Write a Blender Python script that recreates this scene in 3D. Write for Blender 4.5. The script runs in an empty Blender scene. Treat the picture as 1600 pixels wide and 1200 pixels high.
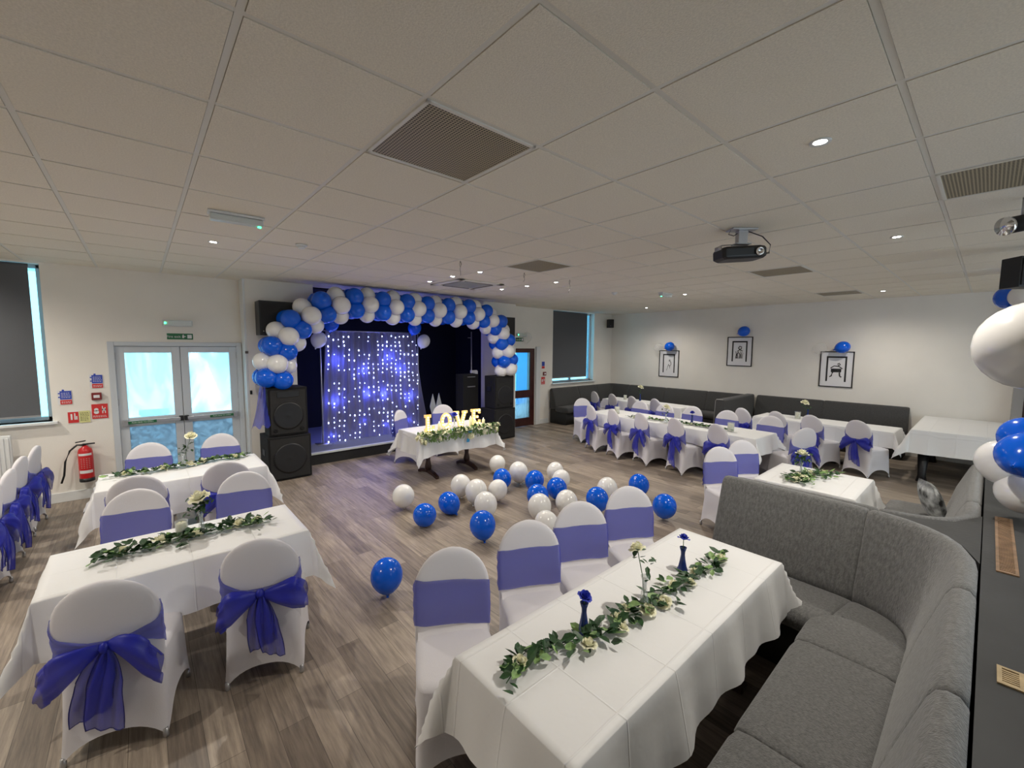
import bpy, bmesh, math, random
from math import sin, cos, pi, radians, sqrt
from mathutils import Vector, Matrix
random.seed(7)
SC = bpy.context.scene
COL = SC.collection
H, CZ = 2.12, 3.15
YW, YS, XR = 8.1, 7.8, 11.4          # back wall, stage wall, right wall

# ------------------------------------------------------------------ camera
def set_camera():
    yaw, pit, rol = radians(41.45), radians(-5.09), radians(.39)
    f = Vector((sin(yaw)*cos(pit), cos(yaw)*cos(pit), sin(pit)))
    r = Vector((cos(yaw), -sin(yaw), 0)); u = r.cross(f)
    r2 = cos(rol)*r + sin(rol)*u; u2 = -sin(rol)*r + cos(rol)*u
    cd = bpy.data.cameras.new('camera'); cam = bpy.data.objects.new('camera', cd); COL.objects.link(cam)
    cam.matrix_world = Matrix(((r2.x, u2.x, -f.x, 0), (r2.y, u2.y, -f.y, 0), (r2.z, u2.z, -f.z, H), (0, 0, 0, 1)))
    cd.sensor_fit = 'HORIZONTAL'; cd.sensor_width = 36; cd.lens = 658.5*36/1600
    cd.clip_start = .05; cd.clip_end = 200
    SC.camera = cam
set_camera()

# ------------------------------------------------------------------ world, light, exposure
W = bpy.data.worlds.new('sky'); SC.world = W; W.use_nodes = True
W.node_tree.nodes['Background'].inputs[0].default_value = (.72, .88, 1.0, 1)
W.node_tree.nodes['Background'].inputs[1].default_value = 2.4
SC.view_settings.view_transform = 'Standard'; SC.view_settings.look = 'None'
SC.view_settings.exposure = 0.86; SC.view_settings.gamma = 1; SC.view_settings.use_curve_mapping = False
LAMP_W = 76.0
def area(name, loc, size, energy, color, rot):
    d = bpy.data.lights.new(name, 'AREA'); d.shape = 'RECTANGLE'; d.size, d.size_y = size
    d.energy = energy; d.color = color
    o = bpy.data.objects.new(name, d); COL.objects.link(o); o.location = loc; o.rotation_euler = rot
    return o
DAY = (.74, .89, 1.0)
area('daylight_doors', (.5, YW+.35, 1.2), (1.5, 1.9), 45, DAY, (radians(90), 0, 0))
area('daylight_left_window', (-1.6, YW+.4, 2.1), (1.8, 1.9), 45, DAY, (radians(90), 0, 0))
area('daylight_right_window', (9.6, YW+.4, 2.1), (1.8, 1.9), 45, DAY, (radians(90), 0, 0))
area('daylight_right_door', (7.6, YW+.45, 1.2), (.7, 1.8), 30, DAY, (radians(90), 0, 0))
FILL_COL = (.95, .96, 1.0)
for k_, x_ in enumerate((3.2, 7.4)):  # fill lights at two unseen windows, added to lift the room's brightness
    area('added_window_fill', (x_, -3.95, 1.95), (2.2, 1.7), 22, FILL_COL, (radians(-90), 0, 0))


# ------------------------------------------------------------------ materials
MT = {}
def mat(name, col=(.8, .8, .8), rough=.5, metal=0, emis=None, es=0, bump=0, bscale=60, var=0, vscale=4, spec=.5, sheen=0, alpha=1, trans=0, stretch=None):
    if name in MT: return MT[name]
    m = bpy.data.materials.new(name); m.use_nodes = True
    nt = m.node_tree; b = nt.nodes['Principled BSDF']
    b.inputs['Base Color'].default_value = (*col, 1); b.inputs['Roughness'].default_value = rough
    b.inputs['Metallic'].default_value = metal; b.inputs['Specular IOR Level'].default_value = spec
    b.inputs['Sheen Weight'].default_value = sheen
    b.inputs['Alpha'].default_value = alpha; b.inputs['Transmission Weight'].default_value = trans
    if emis: b.inputs['Emission Color'].default_value = (*emis, 1); b.inputs['Emission Strength'].default_value = es
    if bump or var:
        tc = nt.nodes.new('ShaderNodeTexCoord'); mp = nt.nodes.new('ShaderNodeMapping')
        nt.links.new(tc.outputs['Object'], mp.inputs[0])
        if stretch: mp.inputs['Scale'].default_value = stretch
    if bump:
        n = nt.nodes.new('ShaderNodeTexNoise'); n.inputs['Scale'].default_value = bscale; n.inputs['Detail'].default_value = 3
        bp = nt.nodes.new('ShaderNodeBump'); bp.inputs['Strength'].default_value = bump; bp.inputs['Distance'].default_value = .01
        nt.links.new(mp.outputs[0], n.inputs['Vector']); nt.links.new(n.outputs[0], bp.inputs['Height']); nt.links.new(bp.outputs[0], b.inputs['Normal'])
    if var:
        n = nt.nodes.new('ShaderNodeTexNoise'); n.inputs['Scale'].default_value = vscale; n.inputs['Detail'].default_value = 4
        r = nt.nodes.new('ShaderNodeValToRGB')
        r.color_ramp.elements[0].position = .3; r.color_ramp.elements[1].position = .7
        r.color_ramp.elements[0].color = (*[c*(1-var) for c in col], 1); r.color_ramp.elements[1].color = (*[min(1, c*(1+var)) for c in col], 1)
        nt.links.new(mp.outputs[0], n.inputs['Vector']); nt.links.new(n.outputs[0], r.inputs[0]); nt.links.new(r.outputs[0], b.inputs['Base Color'])
    MT[name] = m
    return m
def mix_transp(name, col, fac, rough=.6, tcol=(1, 1, 1), emis=None, es=0, transl=0, nscale=None, nst=(1, 1, 1), namp=.2):
    """cloth or glass that lets part of the light straight through"""
    m = bpy.data.materials.new(name); m.use_nodes = True; nt = m.node_tree
    b = nt.nodes['Principled BSDF']; out = nt.nodes['Material Output']
    b.inputs['Base Color'].default_value = (*col, 1); b.inputs['Roughness'].default_value = rough
    if emis: b.inputs['Emission Color'].default_value = (*emis, 1); b.inputs['Emission Strength'].default_value = es
    s = b.outputs[0]
    if transl:
        t = nt.nodes.new('ShaderNodeBsdfTranslucent'); t.inputs[0].default_value = (*col, 1)
        mx = nt.nodes.new('ShaderNodeMixShader'); mx.inputs[0].default_value = transl
        nt.links.new(s, mx.inputs[1]); nt.links.new(t.outputs[0], mx.inputs[2]); s = mx.outputs[0]
    tr = nt.nodes.new('ShaderNodeBsdfTransparent'); tr.inputs[0].default_value = (*tcol, 1)
    m2 = nt.nodes.new('ShaderNodeMixShader'); m2.inputs[0].default_value = fac
    if nscale:
        tc = nt.nodes.new('ShaderNodeTexCoord'); mp = nt.nodes.new('ShaderNodeMapping'); mp.inputs['Scale'].default_value = nst
        n = nt.nodes.new('ShaderNodeTexNoise'); n.inputs['Scale'].default_value = nscale; n.inputs['Detail'].default_value = 3; n.inputs['Distortion'].default_value = 1.5
        mr = nt.nodes.new('ShaderNodeMapRange'); mr.inputs[1].default_value = .35; mr.inputs[2].default_value = .65
        mr.inputs[3].default_value = max(0, fac-namp); mr.inputs[4].default_value = min(1, fac+namp)
        nt.links.new(tc.outputs['Object'], mp.inputs[0]); nt.links.new(mp.outputs[0], n.inputs['Vector'])
        nt.links.new(n.outputs[0], mr.inputs[0]); nt.links.new(mr.outputs[0], m2.inputs[0])
    nt.links.new(s, m2.inputs[1]); nt.links.new(tr.outputs[0], m2.inputs[2]); nt.links.new(m2.outputs[0], out.inputs[0])
    MT[name] = m
    return m
WALL = mat('wall_paint', (.82, .79, .73), .85, bump=.15, bscale=90, var=.03, vscale=1.5)
CEIL = mat('ceiling_tile', (.82, .765, .655), .95, bump=.35, bscale=160, var=.07, vscale=120)
GRID = mat('ceiling_bar', (.74, .72, .66), .6)
TRIM = mat('white_gloss', (.72, .74, .74), .35)
PVC = mat('white_door_frame', (.58, .62, .66), .35)
SPAN = mat('white_spandex', (.70, .68, .71), .75, bump=.12, bscale=220, sheen=.3)
CLOTH = mat('white_tablecloth', (.80, .80, .80), .5, bump=.35, bscale=7)
SATIN = CLOTH
ORG = mix_transp('blue_organza', (.045, .06, .50), .40, .45)
ORGB = mix_transp('blue_organza_bow', (.016, .024, .42), .26, .4)
HEM = mat('organza_hem', (.008, .01, .16), .5)
BBLU = mat('blue_latex', (.0, .11, .72), .16, spec=.5, sheen=.0)
BWHT = mat('white_latex', (.83, .82, .80), .18, spec=.5)
BCLR = mix_transp('clear_latex', (.8, .8, .8), .82, .1)
BLK = mat('black_plastic', (.008, .008, .009), .45)
BLK2 = mat('black_carpet_cover', (.008, .008, .009), .95, bump=.5, bscale=300)
GRILL = mat('speaker_grille', (.007, .007, .007), .5, bump=.6, bscale=400)
DRAPE = mat('black_drape', (.004, .004, .005), .95)
BENCH = mat('dark_grey_weave', (.13, .13, .127), .9, bump=.6, bscale=150, var=.28, vscale=70, sheen=.25, stretch=(1, 1, .35))
BENCH2 = mat('charcoal_weave', (.050, .050, .050), .9, bump=.4, bscale=140, var=.2, vscale=60, sheen=.15)
PLINTH = mat('black_plinth', (.012, .012, .012), .7)
LEDGE = mat('ledge_vinyl', (.022, .023, .024), .6, bump=.1, bscale=40, var=.35, vscale=2.5)
BROWN = mat('brown_slat', (.20, .12, .065), .6, var=.3, vscale=20)
TAN = mat('tan_slat', (.36, .27, .15), .6, var=.2, vscale=20)
DWOOD = mat('dark_wood', (.035, .014, .009), .4, var=.3, vscale=8)
DOORW = mat('mahogany', (.055, .015, .012), .35, var=.3, vscale=6)
BLIND = mat('grey_blind', (.10, .105, .115), .85, bump=.2, bscale=120)
GREYC = mat('stage_carpet', (.16, .17, .19), .95, bump=.3, bscale=200)
METAL = mat('grey_metal', (.45, .45, .46), .35, metal=.7)
CHROME = mat('chrome', (.8, .8, .8), .15, metal=1)
RED = mat('red_enamel', (.55, .015, .02), .3)
LEAF = mat('dark_leaf', (.022, .07, .020), .5, var=.4, vscale=30)
LEAF2 = mat('light_leaf', (.22, .36, .12), .5, var=.3, vscale=30)
STEM = mat('stem', (.06, .13, .04), .6)
ROSEW = mat('cream_rose', (.86, .84, .62), .6)
ROSEB = mat('blue_rose', (.012, .03, .42), .6)
GLASS = mix_transp('clear_glass', (.75, .8, .82), .72, .05)
BGLASS = mat('blue_glass', (.012, .03, .16), .1)
WAX = mat('cream_candle', (.72, .68, .42), .5)
SIGNR = mat('sign_red', (.62, .03, .03), .5); SIGNG = mat('sign_green', (.01, .14, .05), .5)
SIGNW = mat('sign_white', (.75, .75, .75), .5); SIGNB = mat('sign_blue', (.03, .07, .45), .5); SIGNY = mat('sign_yellow', (.70, .68, .30), .5)
PAPER = mat('paper', (.78, .78, .80), .7); INK = mat('ink', (.015, .015, .015), .6)
LEDG = mat('green_led', (0, .3, .1), .4, emis=(.02, 1, .25), es=9)
LAMPM = mat('lit_lens', (1, 1, 1), .4, emis=(1, .97, .9), es=30)
BULBW = mat('warm_bulb', (1, .9, .6), .4, emis=(1, .86, .55), es=4)
BULBC = mat('cool_bulb', (.7, .75, 1), .4, emis=(.42, .50, 1), es=7)
MARQ = mat('cream_letter', (.80, .58, .24), .5, emis=(1, .60, .20), es=.30)
PERF = None
def perf_mat():
    m = bpy.data.materials.new('perforated_metal'); m.use_nodes = True; nt = m.node_tree; b = nt.nodes['Principled BSDF']
    tc = nt.nodes.new('ShaderNodeTexCoord'); v = nt.nodes.new('ShaderNodeTexVoronoi'); v.inputs['Scale'].default_value = 62; v.inputs['Randomness'].default_value = 0
    r = nt.nodes.new('ShaderNodeValToRGB'); r.color_ramp.elements[0].position = .28; r.color_ramp.elements[1].position = .42
    r.color_ramp.elements[0].color = (.045, .037, .02, 1); r.color_ramp.elements[1].color = (.42, .36, .25, 1)
    nt.links.new(tc.outputs['Object'], v.inputs['Vector']); nt.links.new(v.outputs['Distance'], r.inputs[0]); nt.links.new(r.outputs[0], b.inputs['Base Color'])
    b.inputs['Roughness'].default_value = .6
    return m
PERF = perf_mat()
def floor_mat():
    m = bpy.data.materials.new('wood_plank_vinyl'); m.use_nodes = True; nt = m.node_tree; b = nt.nodes['Principled BSDF']
    L = nt.links.new; N = nt.nodes.new
    tc = N('ShaderNodeTexCoord'); mp = N('ShaderNodeMapping'); mp.inputs['Rotation'].default_value = (0, 0, radians(90))
    L(tc.outputs['Object'], mp.inputs[0])
    br = N('ShaderNodeTexBrick'); br.offset = .37; br.offset_frequency = 2
    br.inputs['Color1'].default_value = (.225, .185, .150, 1); br.inputs['Color2'].default_value = (.44, .37, .30, 1)
    br.inputs['Mortar'].default_value = (.12, .10, .085, 1); br.inputs['Scale'].default_value = 1
    br.inputs['Mortar Size'].default_value = .0012; br.inputs['Brick Width'].default_value = 1.22; br.inputs['Row Height'].default_value = .155
    L(mp.outputs[0], br.inputs['Vector'])
    m2 = N('ShaderNodeMapping'); m2.inputs['Scale'].default_value = (26, 1.6, 1); L(tc.outputs['Object'], m2.inputs[0])
    n = N('ShaderNodeTexNoise'); n.inputs['Scale'].default_value = 1.6; n.inputs['Detail'].default_value = 6; n.inputs['Roughness'].default_value = .65; L(m2.outputs[0], n.inputs['Vector'])
    r = N('ShaderNodeValToRGB'); r.color_ramp.elements[0].position = .33; r.color_ramp.elements[1].position = .68
    r.color_ramp.elements[0].color = (.46, .45, .46, 1); r.color_ramp.elements[1].color = (1.12, 1.1, 1.06, 1); L(n.outputs[0], r.inputs[0])
    mx = N('ShaderNodeMix'); mx.data_type = 'RGBA'; mx.blend_type = 'MULTIPLY'; mx.inputs[0].default_value = .85
    L(br.outputs[0], mx.inputs[6]); L(r.outputs[0], mx.inputs[7]); L(mx.outputs[2], b.inputs['Base Color'])
    b.inputs['Roughness'].default_value = .42; b.inputs['Specular IOR Level'].default_value = .35
    bp = N('ShaderNodeBump'); bp.inputs['Strength'].default_value = .08; bp.inputs['Distance'].default_value = .01; L(n.outputs[0], bp.inputs['Height']); L(bp.outputs[0], b.inputs['Normal'])
    return m
def crease_mat():
    """folded-linen creases as a fine square relief"""
    m = CLOTH; nt = m.node_tree; b = nt.nodes['Principled BSDF']; L = nt.links.new; N = nt.nodes.new
    old = [l.from_node for l in b.inputs['Normal'].links][0]
    tc = N('ShaderNodeTexCoord'); br = N('ShaderNodeTexBrick'); br.offset = 0
    br.inputs['Color1'].default_value = br.inputs['Color2'].default_value = (0, 0, 0, 1); br.inputs['Mortar'].default_value = (1, 1, 1, 1)
    br.inputs['Scale'].default_value = 1; br.inputs['Mortar Size'].default_value = .006; br.inputs['Mortar Smooth'].default_value = 1; br.inputs['Brick Width'].default_value = .36; br.inputs['Row Height'].default_value = .30
    L(tc.outputs['Object'], br.inputs['Vector'])
    bp = N('ShaderNodeBump'); bp.inputs['Strength'].default_value = .7; bp.inputs['Distance'].default_value = .003
    L(br.outputs[0], bp.inputs['Height']); L(old.outputs[0], bp.inputs['Normal']); L(bp.outputs[0], b.inputs['Normal'])
crease_mat()

# ------------------------------------------------------------------ mesh helpers
class MB:
    def __init__(s): s.v = []; s.f = []; s.m = []; s.mi = 0
    def add(s, vs, fs, M=None):
        o = len(s.v); s.v += [tuple(M @ Vector(p)) if M else tuple(p) for p in vs]
        s.f += [tuple(i+o for i in f) for f in fs]; s.m += [s.mi]*len(fs); return s
    def box(s, x0, x1, y0, y1, z0, z1, M=None):
        return s.add([(x0, y0, z0), (x1, y0, z0), (x1, y1, z0), (x0, y1, z0), (x0, y0, z1), (x1, y0, z1), (x1, y1, z1), (x0, y1, z1)],
                     [(0, 3, 2, 1), (4, 5, 6, 7), (0, 1, 5, 4), (1, 2, 6, 5), (2, 3, 7, 6), (3, 0, 4, 7)], M)
    def rings(s, rs, close=True, cap0=False, cap1=False, M=None):
        n = len(rs[0]); vs = [p for r in rs for p in r]; fs = []
        for i in range(len(rs)-1):
            for j in range(n if close else n-1):
                k = (j+1) % n; fs.append((i*n+j, i*n+k, (i+1)*n+k, (i+1)*n+j))
        if cap0: fs.append(tuple(range(n))[::-1])
        if cap1: fs.append(tuple((len(rs)-1)*n+j for j in range(n)))
        return s.add(vs, fs, M)
    def lathe(s, prof, n=24, M=None, cap=True):
        return s.rings([[(r*cos(2*pi*j/n), r*sin(2*pi*j/n), z) for j in range(n)] for r, z in prof], cap0=cap, cap1=cap, M=M)
    def tube(s, pts, r=.01, n=8, M=None):
        pts = [Vector(p) for p in pts]; rs = []
        up = Vector((0, 0, 1))
        for i, p in enumerate(pts):
            d = (pts[min(i+1, len(pts)-1)]-pts[max(i-1, 0)]).normalized()
            a = d.cross(up) if abs(d.dot(up)) < .95 else d.cross(Vector((1, 0, 0)))
            a.normalize(); b = d.cross(a); rr = r[i] if isinstance(r, (list, tuple)) else r
            rs.append([p+rr*(cos(2*pi*j/n)*a+sin(2*pi*j/n)*b) for j in range(n)])
        return s.rings(rs, cap0=True, cap1=True, M=M)
    def build(s, name, mats, parent=None, smooth=True, bevel=0, solid=0, sub=0, loc=None):
        me = bpy.data.meshes.new(name); me.from_pydata(s.v, [], s.f)
        for mm in (mats if isinstance(mats, (list, tuple)) else [mats]): me.materials.append(mm)
        me.polygons.foreach_set('material_index', s.m)
        bm = bmesh.new(); bm.from_mesh(me); bmesh.ops.recalc_face_normals(bm, faces=bm.faces); bm.to_mesh(me); bm.free()
        me.polygons.foreach_set('use_smooth', [smooth]*len(me.polygons)); me.update()
        o = bpy.data.objects.new(name, me); COL.objects.link(o)
        if parent: o.parent = parent
        if loc: o.location = loc
        if bevel:
            b = o.modifiers.new('bevel', 'BEVEL'); b.width = bevel; b.segments = 2; b.limit_method = 'ANGLE'
        if solid:
            b = o.modifiers.new('solid', 'SOLIDIFY'); b.thickness = solid; b.offset = 0
        if sub:
            b = o.modifiers.new('sub', 'SUBSURF'); b.levels = b.render_levels = sub
        return o
def tag(o, label, cat, group=None, kind=None):
    o['label'] = label; o['category'] = cat
    if group: o['group'] = group
    if kind: o['kind'] = kind
    return o
def thing(name, label, cat, loc=(0, 0, 0), rz=0, group=None):
    o = bpy.data.objects.new(name, None); o.empty_display_size = .1; COL.objects.link(o)
    o.location = loc; o.rotation_euler = (0, 0, radians(rz)); return tag(o, label, cat, group)
def struct(name, mb, m, smooth=False, bevel=0):
    o = mb.build(name, m, smooth=smooth, bevel=bevel); o['kind'] = 'structure'; return o
def kids(o): return [c for c in list(bpy.data.objects) if c.parent == o]
PROTO = {}
def tree(o):
    return (o, [tree(c) for c in kids(o)])
def dup_tree(t, parent=None):
    c = t[0].copy(); COL.objects.link(c); c.parent = parent
    for ch in t[1]: dup_tree(ch, c)
    return c
def instance(key, maker, loc, rz, label, cat, group=None, scale=1):
    """first use builds the thing with its parts, later uses copy them"""
    if key not in PROTO:
        o = maker(); PROTO[key] = tree(o)
    else: o = dup_tree(PROTO[key])
    o.location = loc; o.rotation_euler = (0, 0, radians(rz)); o.scale = (scale,)*3
    o['label'] = label; o['category'] = cat
    if group: o['group'] = group
    elif 'group' in o: del o['group']
    return o
def Rz(a): return Matrix.Rotation(radians(a), 4, 'Z')
def Rx(a): return Matrix.Rotation(radians(a), 4, 'X')
def Ry(a): return Matrix.Rotation(radians(a), 4, 'Y')
def T(x, y, z): return Matrix.Translation((x, y, z))

# ================================================================== THE ROOM
XL, YF = -3.4, -3.6
fl = MB(); fl.box(XL-.2, XR+.2, YF-.2, 9.6, -.1, 0); struct('floor', fl, floor_mat())
# ceiling: slabs of a suspended grid, 0.66 m module, standing just below the bars
g = .66; ox, oy = 1.441*g, 2.463*g
VENTS = {(0, 0), (4, 3), (8, 0), (13, 0), (4, -3)}
ce = MB(); ce.box(XL-.2, XR+.2, YF-.2, 10.6, CZ+.16, CZ+.2); ce.mi = 0
for i in range(-7, 17):
    for j in range(-9, 14):
        x0, y0 = ox+i*g, oy+j*g
        if (i, j) in VENTS: continue
        a0, a1, b0, b1 = max(x0+.014, XL), min(x0+g-.014, XR), max(y0+.014, YF), min(y0+g-.014, YW)
        if a1-a0 < .02 or b1-b0 < .02: continue
        dz = random.uniform(0, .0015)
        ce.box(a0, a1, b0, b1, CZ+dz, CZ+.02)
struct('ceiling', ce, CEIL)
gr = MB()
for i in range(-6, 17):
    x = ox+i*g
    if XL < x < XR: gr.box(x-.012, x+.012, YF, YW, CZ+.004, CZ+.03)
for j in range(-8, 11):
    y = oy+j*g
    if YF < y < YW: gr.box(XL, XR, y-.012, y+.012, CZ+.0045, CZ+.03)
struct('trim_1', gr, GRID)
T_ = .28
def wallbox(name, spans):
    m = MB()
    for s in spans: m.box(*s)
    return struct(name, m, WALL)
# back wall with two windows, the double fire doors and the corridor door
DL, DR, DT = -.33, 1.25, 2.15
WLx0, WLx1, WRx0, WRx1, WS, WT = -2.9, -.90, 8.66, 10.50, 1.10, 3.13
RD0, RD1, RDT = 7.05, 7.95, 2.07
wallbox('wall_back', [
    (XL, WLx0, YW, YW+T_, 0, CZ+.16), (WLx0, WLx1, YW, YW+T_, 0, WS), (WLx0, WLx1, YW, YW+T_, WT, CZ+.16),
    (WLx1, DL, YW, YW+T_, 0, CZ+.16), (DL, DR, YW, YW+T_, DT, CZ+.16), (DR, 1.32, YW, YW+T_, 0, CZ+.16),
    (7.0, RD0, YW, YW+T_, 0, CZ+.16), (RD0, RD1, YW, YW+T_, RDT, CZ+.16), (RD1, WRx0, YW, YW+T_, 0, CZ+.16),
    (WRx0, WRx1, YW, YW+T_, 0, WS), (WRx0, WRx1, YW, YW+T_, WT, CZ+.16), (WRx1, XR+.2, YW, YW+T_, 0, CZ+.16)])
wallbox('wall_stage', [
    (1.29, 2.0, YS, YS+.62, 0, CZ+.16), (2.0, 2.30, YS, YS+.3, 2.8, CZ+.16),
    (6.4, 7.0, YS, YS+.62, 0, CZ+.16), (6.0, 6.4, YS, YS+.3, 2.75, CZ+.16)])
# stage recess
st = MB(); st.box(1.5, 1.6, YS+.62, 10.4, 0, CZ+.1); st.box(6.9, 7.0, YS+.62, 10.4, 0, CZ+.1); st.box(1.5, 7, 10.3, 10.4, 0, CZ+.1); st.box(1.5, 7, YS+.6, 10.4, CZ+.02, CZ+.12)
struct('wall_stage_recess', st, DRAPE)
wallbox('wall_right', [(XR, XR+.2, -.42, YW+T_, 0, CZ+.16), (XR, XR+.2, YF, -1.35, 0, CZ+.16), (XR, XR+.2, -1.35, -.42, 2.1, CZ+.16)])
def holed(name, axis, a0, a1, b0, b1, holes, z0=1.05, z1=2.9):
    sp = []; e = a0
    mk = (lambda p, q, r, t: (p, q, b0, b1, r, t)) if axis == 'x' else (lambda p, q, r, t: (b0, b1, p, q, r, t))
    for h0, h1 in holes: sp += [mk(e, h0, 0, CZ+.16), mk(h0, h1, 0, z0), mk(h0, h1, z1, CZ+.16)]; e = h1
    sp.append(mk(e, a1, 0, CZ+.16)); wallbox(name, sp)
holed('wall_left', 'y', YF, YW+T_, XL-.2, XL, [])
holed('wall_front', 'x', XL-.2, XR+.2, YF-.2, YF, [(2.0, 4.4), (6.2, 8.6)])  # openings cut for the two added windows
def added_window(n, axis, c):  # guessed windows out of view, put in to let fill light in
    m = MB(); w = 1.2
    for s in ((-w, -w+.05, 1.05, 2.9), (w-.05, w, 1.05, 2.9), (-.03, .03, 1.05, 2.9), (-w, w, 1.05, 1.1), (-w, w, 2.85, 2.9)):
        m.box(c+s[0], c+s[1], YF-.14, YF-.08, s[2], s[3]) if axis == 'x' else m.box(XL-.14, XL-.08, c+s[0], c+s[1], s[2], s[3])
    return struct('window_%d' % n, m, PVC)
for n_, (ax_, c_) in enumerate((('x', 3.2), ('x', 7.4))): added_window(n_+3, ax_, c_)
bb = MB()
for a, b in ((XL, DL-.02), (7.97, 8.5)): bb.box(a, b, YW-.02, YW, 0, .13)
struct('baseboard_back', bb, TRIM, bevel=.004)
# outside seen through the glass
og = MB(); og.box(-6, 16, YW+T_, 16, -.12, -.02); struct('ground_outside', og, mat('paving', (.35, .38, .40), .9, var=.15, vscale=3))
bw = MB(); bw.box(7.2, 11.5, 11.4, 11.5, 0, 3.2); struct('wall_outside', bw, mat('blue_render', (.0, .24, .62), .8))
ow = MB(); ow.box(8.1, 8.28, 9.2, 11.3, 0, 2.6); struct('wall_corridor', ow, TRIM)
pl = MB(); pl.box(-.04, .33, 9.6, 9.9, -.02, .94); pl.box(-.06, .35, 9.57, 9.93, .90, .95)
tag(pl.build('garden_box', mat('slate_blue', (.10, .22, .28), .7), smooth=False), 'blue-grey box standing outside, seen through the left leaf of the glazed double doors', 'box')

# left double doors
def double_door():
    fr = MB()
    fr.box(DL, DL+.07, YW-.03, YW+.09, 0, DT); fr.box(DR-.07, DR, YW-.03, YW+.09, 0, DT); fr.box(DL+.07, DR-.07, YW-.03, YW+.09, DT-.06, DT); fr.box(DL+.07, DR-.07, YW+.052, YW+.085, DT-.10, DT-.06)
    struct('trim_2', fr, PVC, bevel=.004)
    xm = .46
    ast = MB(); ast.box(xm-.02, xm+.02, YW+.051, YW+.06, .02, DT-.10); struct('trim_8', ast, PVC)
    sl = MB(); sl.box(DL+.07, DR-.07, YW-.01, YW+.09, 0, .018); struct('trim_9', sl, METAL)
    for k, (a, b) in enumerate(((DL+.07, xm-.003), (xm+.003, DR-.07))):
        m = MB(); y0, y1 = YW-.005, YW+.05
        m.box(a, a+.10, y0, y1, .02, DT-.065); m.box(b-.10, b, y0, y1, .02, DT-.065)
        for z0, z1 in ((.02, .16), (.93, 1.06), (DT-.155, DT-.065)): m.box(a+.10, b-.10, y0, y1, z0, z1)
        d = struct('door_%d' % (k+1), m, PVC, bevel=.003)
        p = MB(); p.box(a+.10, b-.10, YW+.018, YW+.03, 1.06, DT-.155); p.build('upper_pane', PANE, d, False)
        p = MB(); p.box(a+.10, b-.10, YW+.018, YW+.03, .16, .93); p.build('lower_pane', PANE2, d, False)
        q = MB(); q.box(a+.04, b-.04, YW-.075, YW-.045, .975, 1.025)
        q.box(a+.03, a+.09, YW-.085, YW, .955, 1.045) if k == 0 else q.box(b-.09, b-.03, YW-.085, YW, .955, 1.045)
        pb = q.build('push_bar', METAL, d, False, bevel=.004)
        s = MB(); sa = (a+.09, a+.40) if k == 0 else (b-.40, b-.09)
        s.box(sa[0], sa[1], YW-.079, YW-.0755, .98, 1.02); s.build('green_strip', SIGNG, pb, False)
        txt('PUSH BAR TO OPEN', (sa[0]+.155, YW-.0795, .992), .026, SIGNW, pb, 'lettering')
        l = MB(); l.box(*( (b-.055, b-.005) if k == 0 else (a+.005, a+.055)), YW-.06, YW-.005, .965, 1.04); l.build('latch', BLK, d, False, bevel=.003)
        hg = MB()
        for z in (.3, 1.3, 1.95): hg.box((a-.012) if k == 0 else b-.008, (a+.008) if k == 0 else b+.012, YW-.02, YW, z-.05, z+.05)
        hg.build('hinge', METAL, d, False)
def txt(s, loc, size, m, parent, name='lettering', rot=(pi/2, 0, 0)):
    cu = bpy.data.curves.new(name, 'FONT'); cu.body = s; cu.size = size; cu.align_x = 'CENTER'; cu.extrude = .0006
    o = bpy.data.objects.new(name, cu); COL.objects.link(o)
    dg = bpy.context.evaluated_depsgraph_get(); dg.update()
    me = bpy.data.meshes.new_from_object(o.evaluated_get(dg)); bpy.data.objects.remove(o)
    me.materials.clear(); me.materials.append(m)
    n = bpy.data.objects.new(name, me); COL.objects.link(n); n.location = loc; n.rotation_euler = rot
    if parent: n.parent = parent
    return n
PANE = mix_transp('frosted_pane', (.62, .86, .93), .55, .3, (.70, .93, 1), transl=.85, nscale=2.2, nst=(1.4, 1, .5), namp=.22)
PANE2 = mix_transp('etched_pane', (.34, .48, .58), .16, .3, (.75, .92, 1), transl=.6, nscale=9, nst=(1, 1, 1), namp=.2)
CLEARP = mix_transp('window_pane', (.6, .8, .9), .8, .1, (.55, .92, 1), transl=.7)
double_door()
# windows with roller blinds
def window(n, x0, x1, bx0, bx1, bz):
    m = MB()
    m.box(x0, x0+.05, YW+.14, YW+.2, WS, WT); m.box(x1-.05, x1, YW+.14, YW+.2, WS, WT)
    m.box(x0, x1, YW+.14, YW+.2, WS, WS+.05); m.box(x0, x1, YW+.14, YW+.2, WT-.05, WT)
    m.box((x0+x1)/2-.03, (x0+x1)/2+.03, YW+.14, YW+.2, WS, WT)
    w = struct('window_%d' % n, m, PVC, bevel=.004)
    p = MB(); p.box(x0+.05, x1-.05, YW+.165, YW+.175, WS+.05, WT-.05); p.build('window_pane', CLEARP, w, False)
    s = MB(); s.box(x0-.03, x1+.05, YW-.07, YW+.16, WS-.035, WS); s.build('window_sill', TRIM, w, False, bevel=.006)
    side = 'left' if n == 1 else 'right'
    b = thing('roller_blind', 'dark grey roller blind pulled down over the %s' % ('tall window at the far left edge' if n == 1 else 'window above the far corner bench'), 'blind', (bx0, YW+.02, bz), 0)
    c = MB(); L = bx1-bx0; c.box(0, L, .0, .004, 0, WT-bz-.03); c.build('blind_fabric', BLIND, b, False)
    c = MB(); c.tube([(0, .02, WT-bz-.03), (L, .02, WT-bz-.03)], .022, 12); c.build('roller_tube', BLIND, b)
    c = MB(); c.box(0, L, -.006, .010, -.02, .005); c.build('bottom_bar', METAL, b, False)
window(1, WLx0, WLx1, WLx0+.02, -1.0, 1.185)
window(2, WRx0, WRx1, WRx0+.01, 10.18, 1.24)
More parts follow.
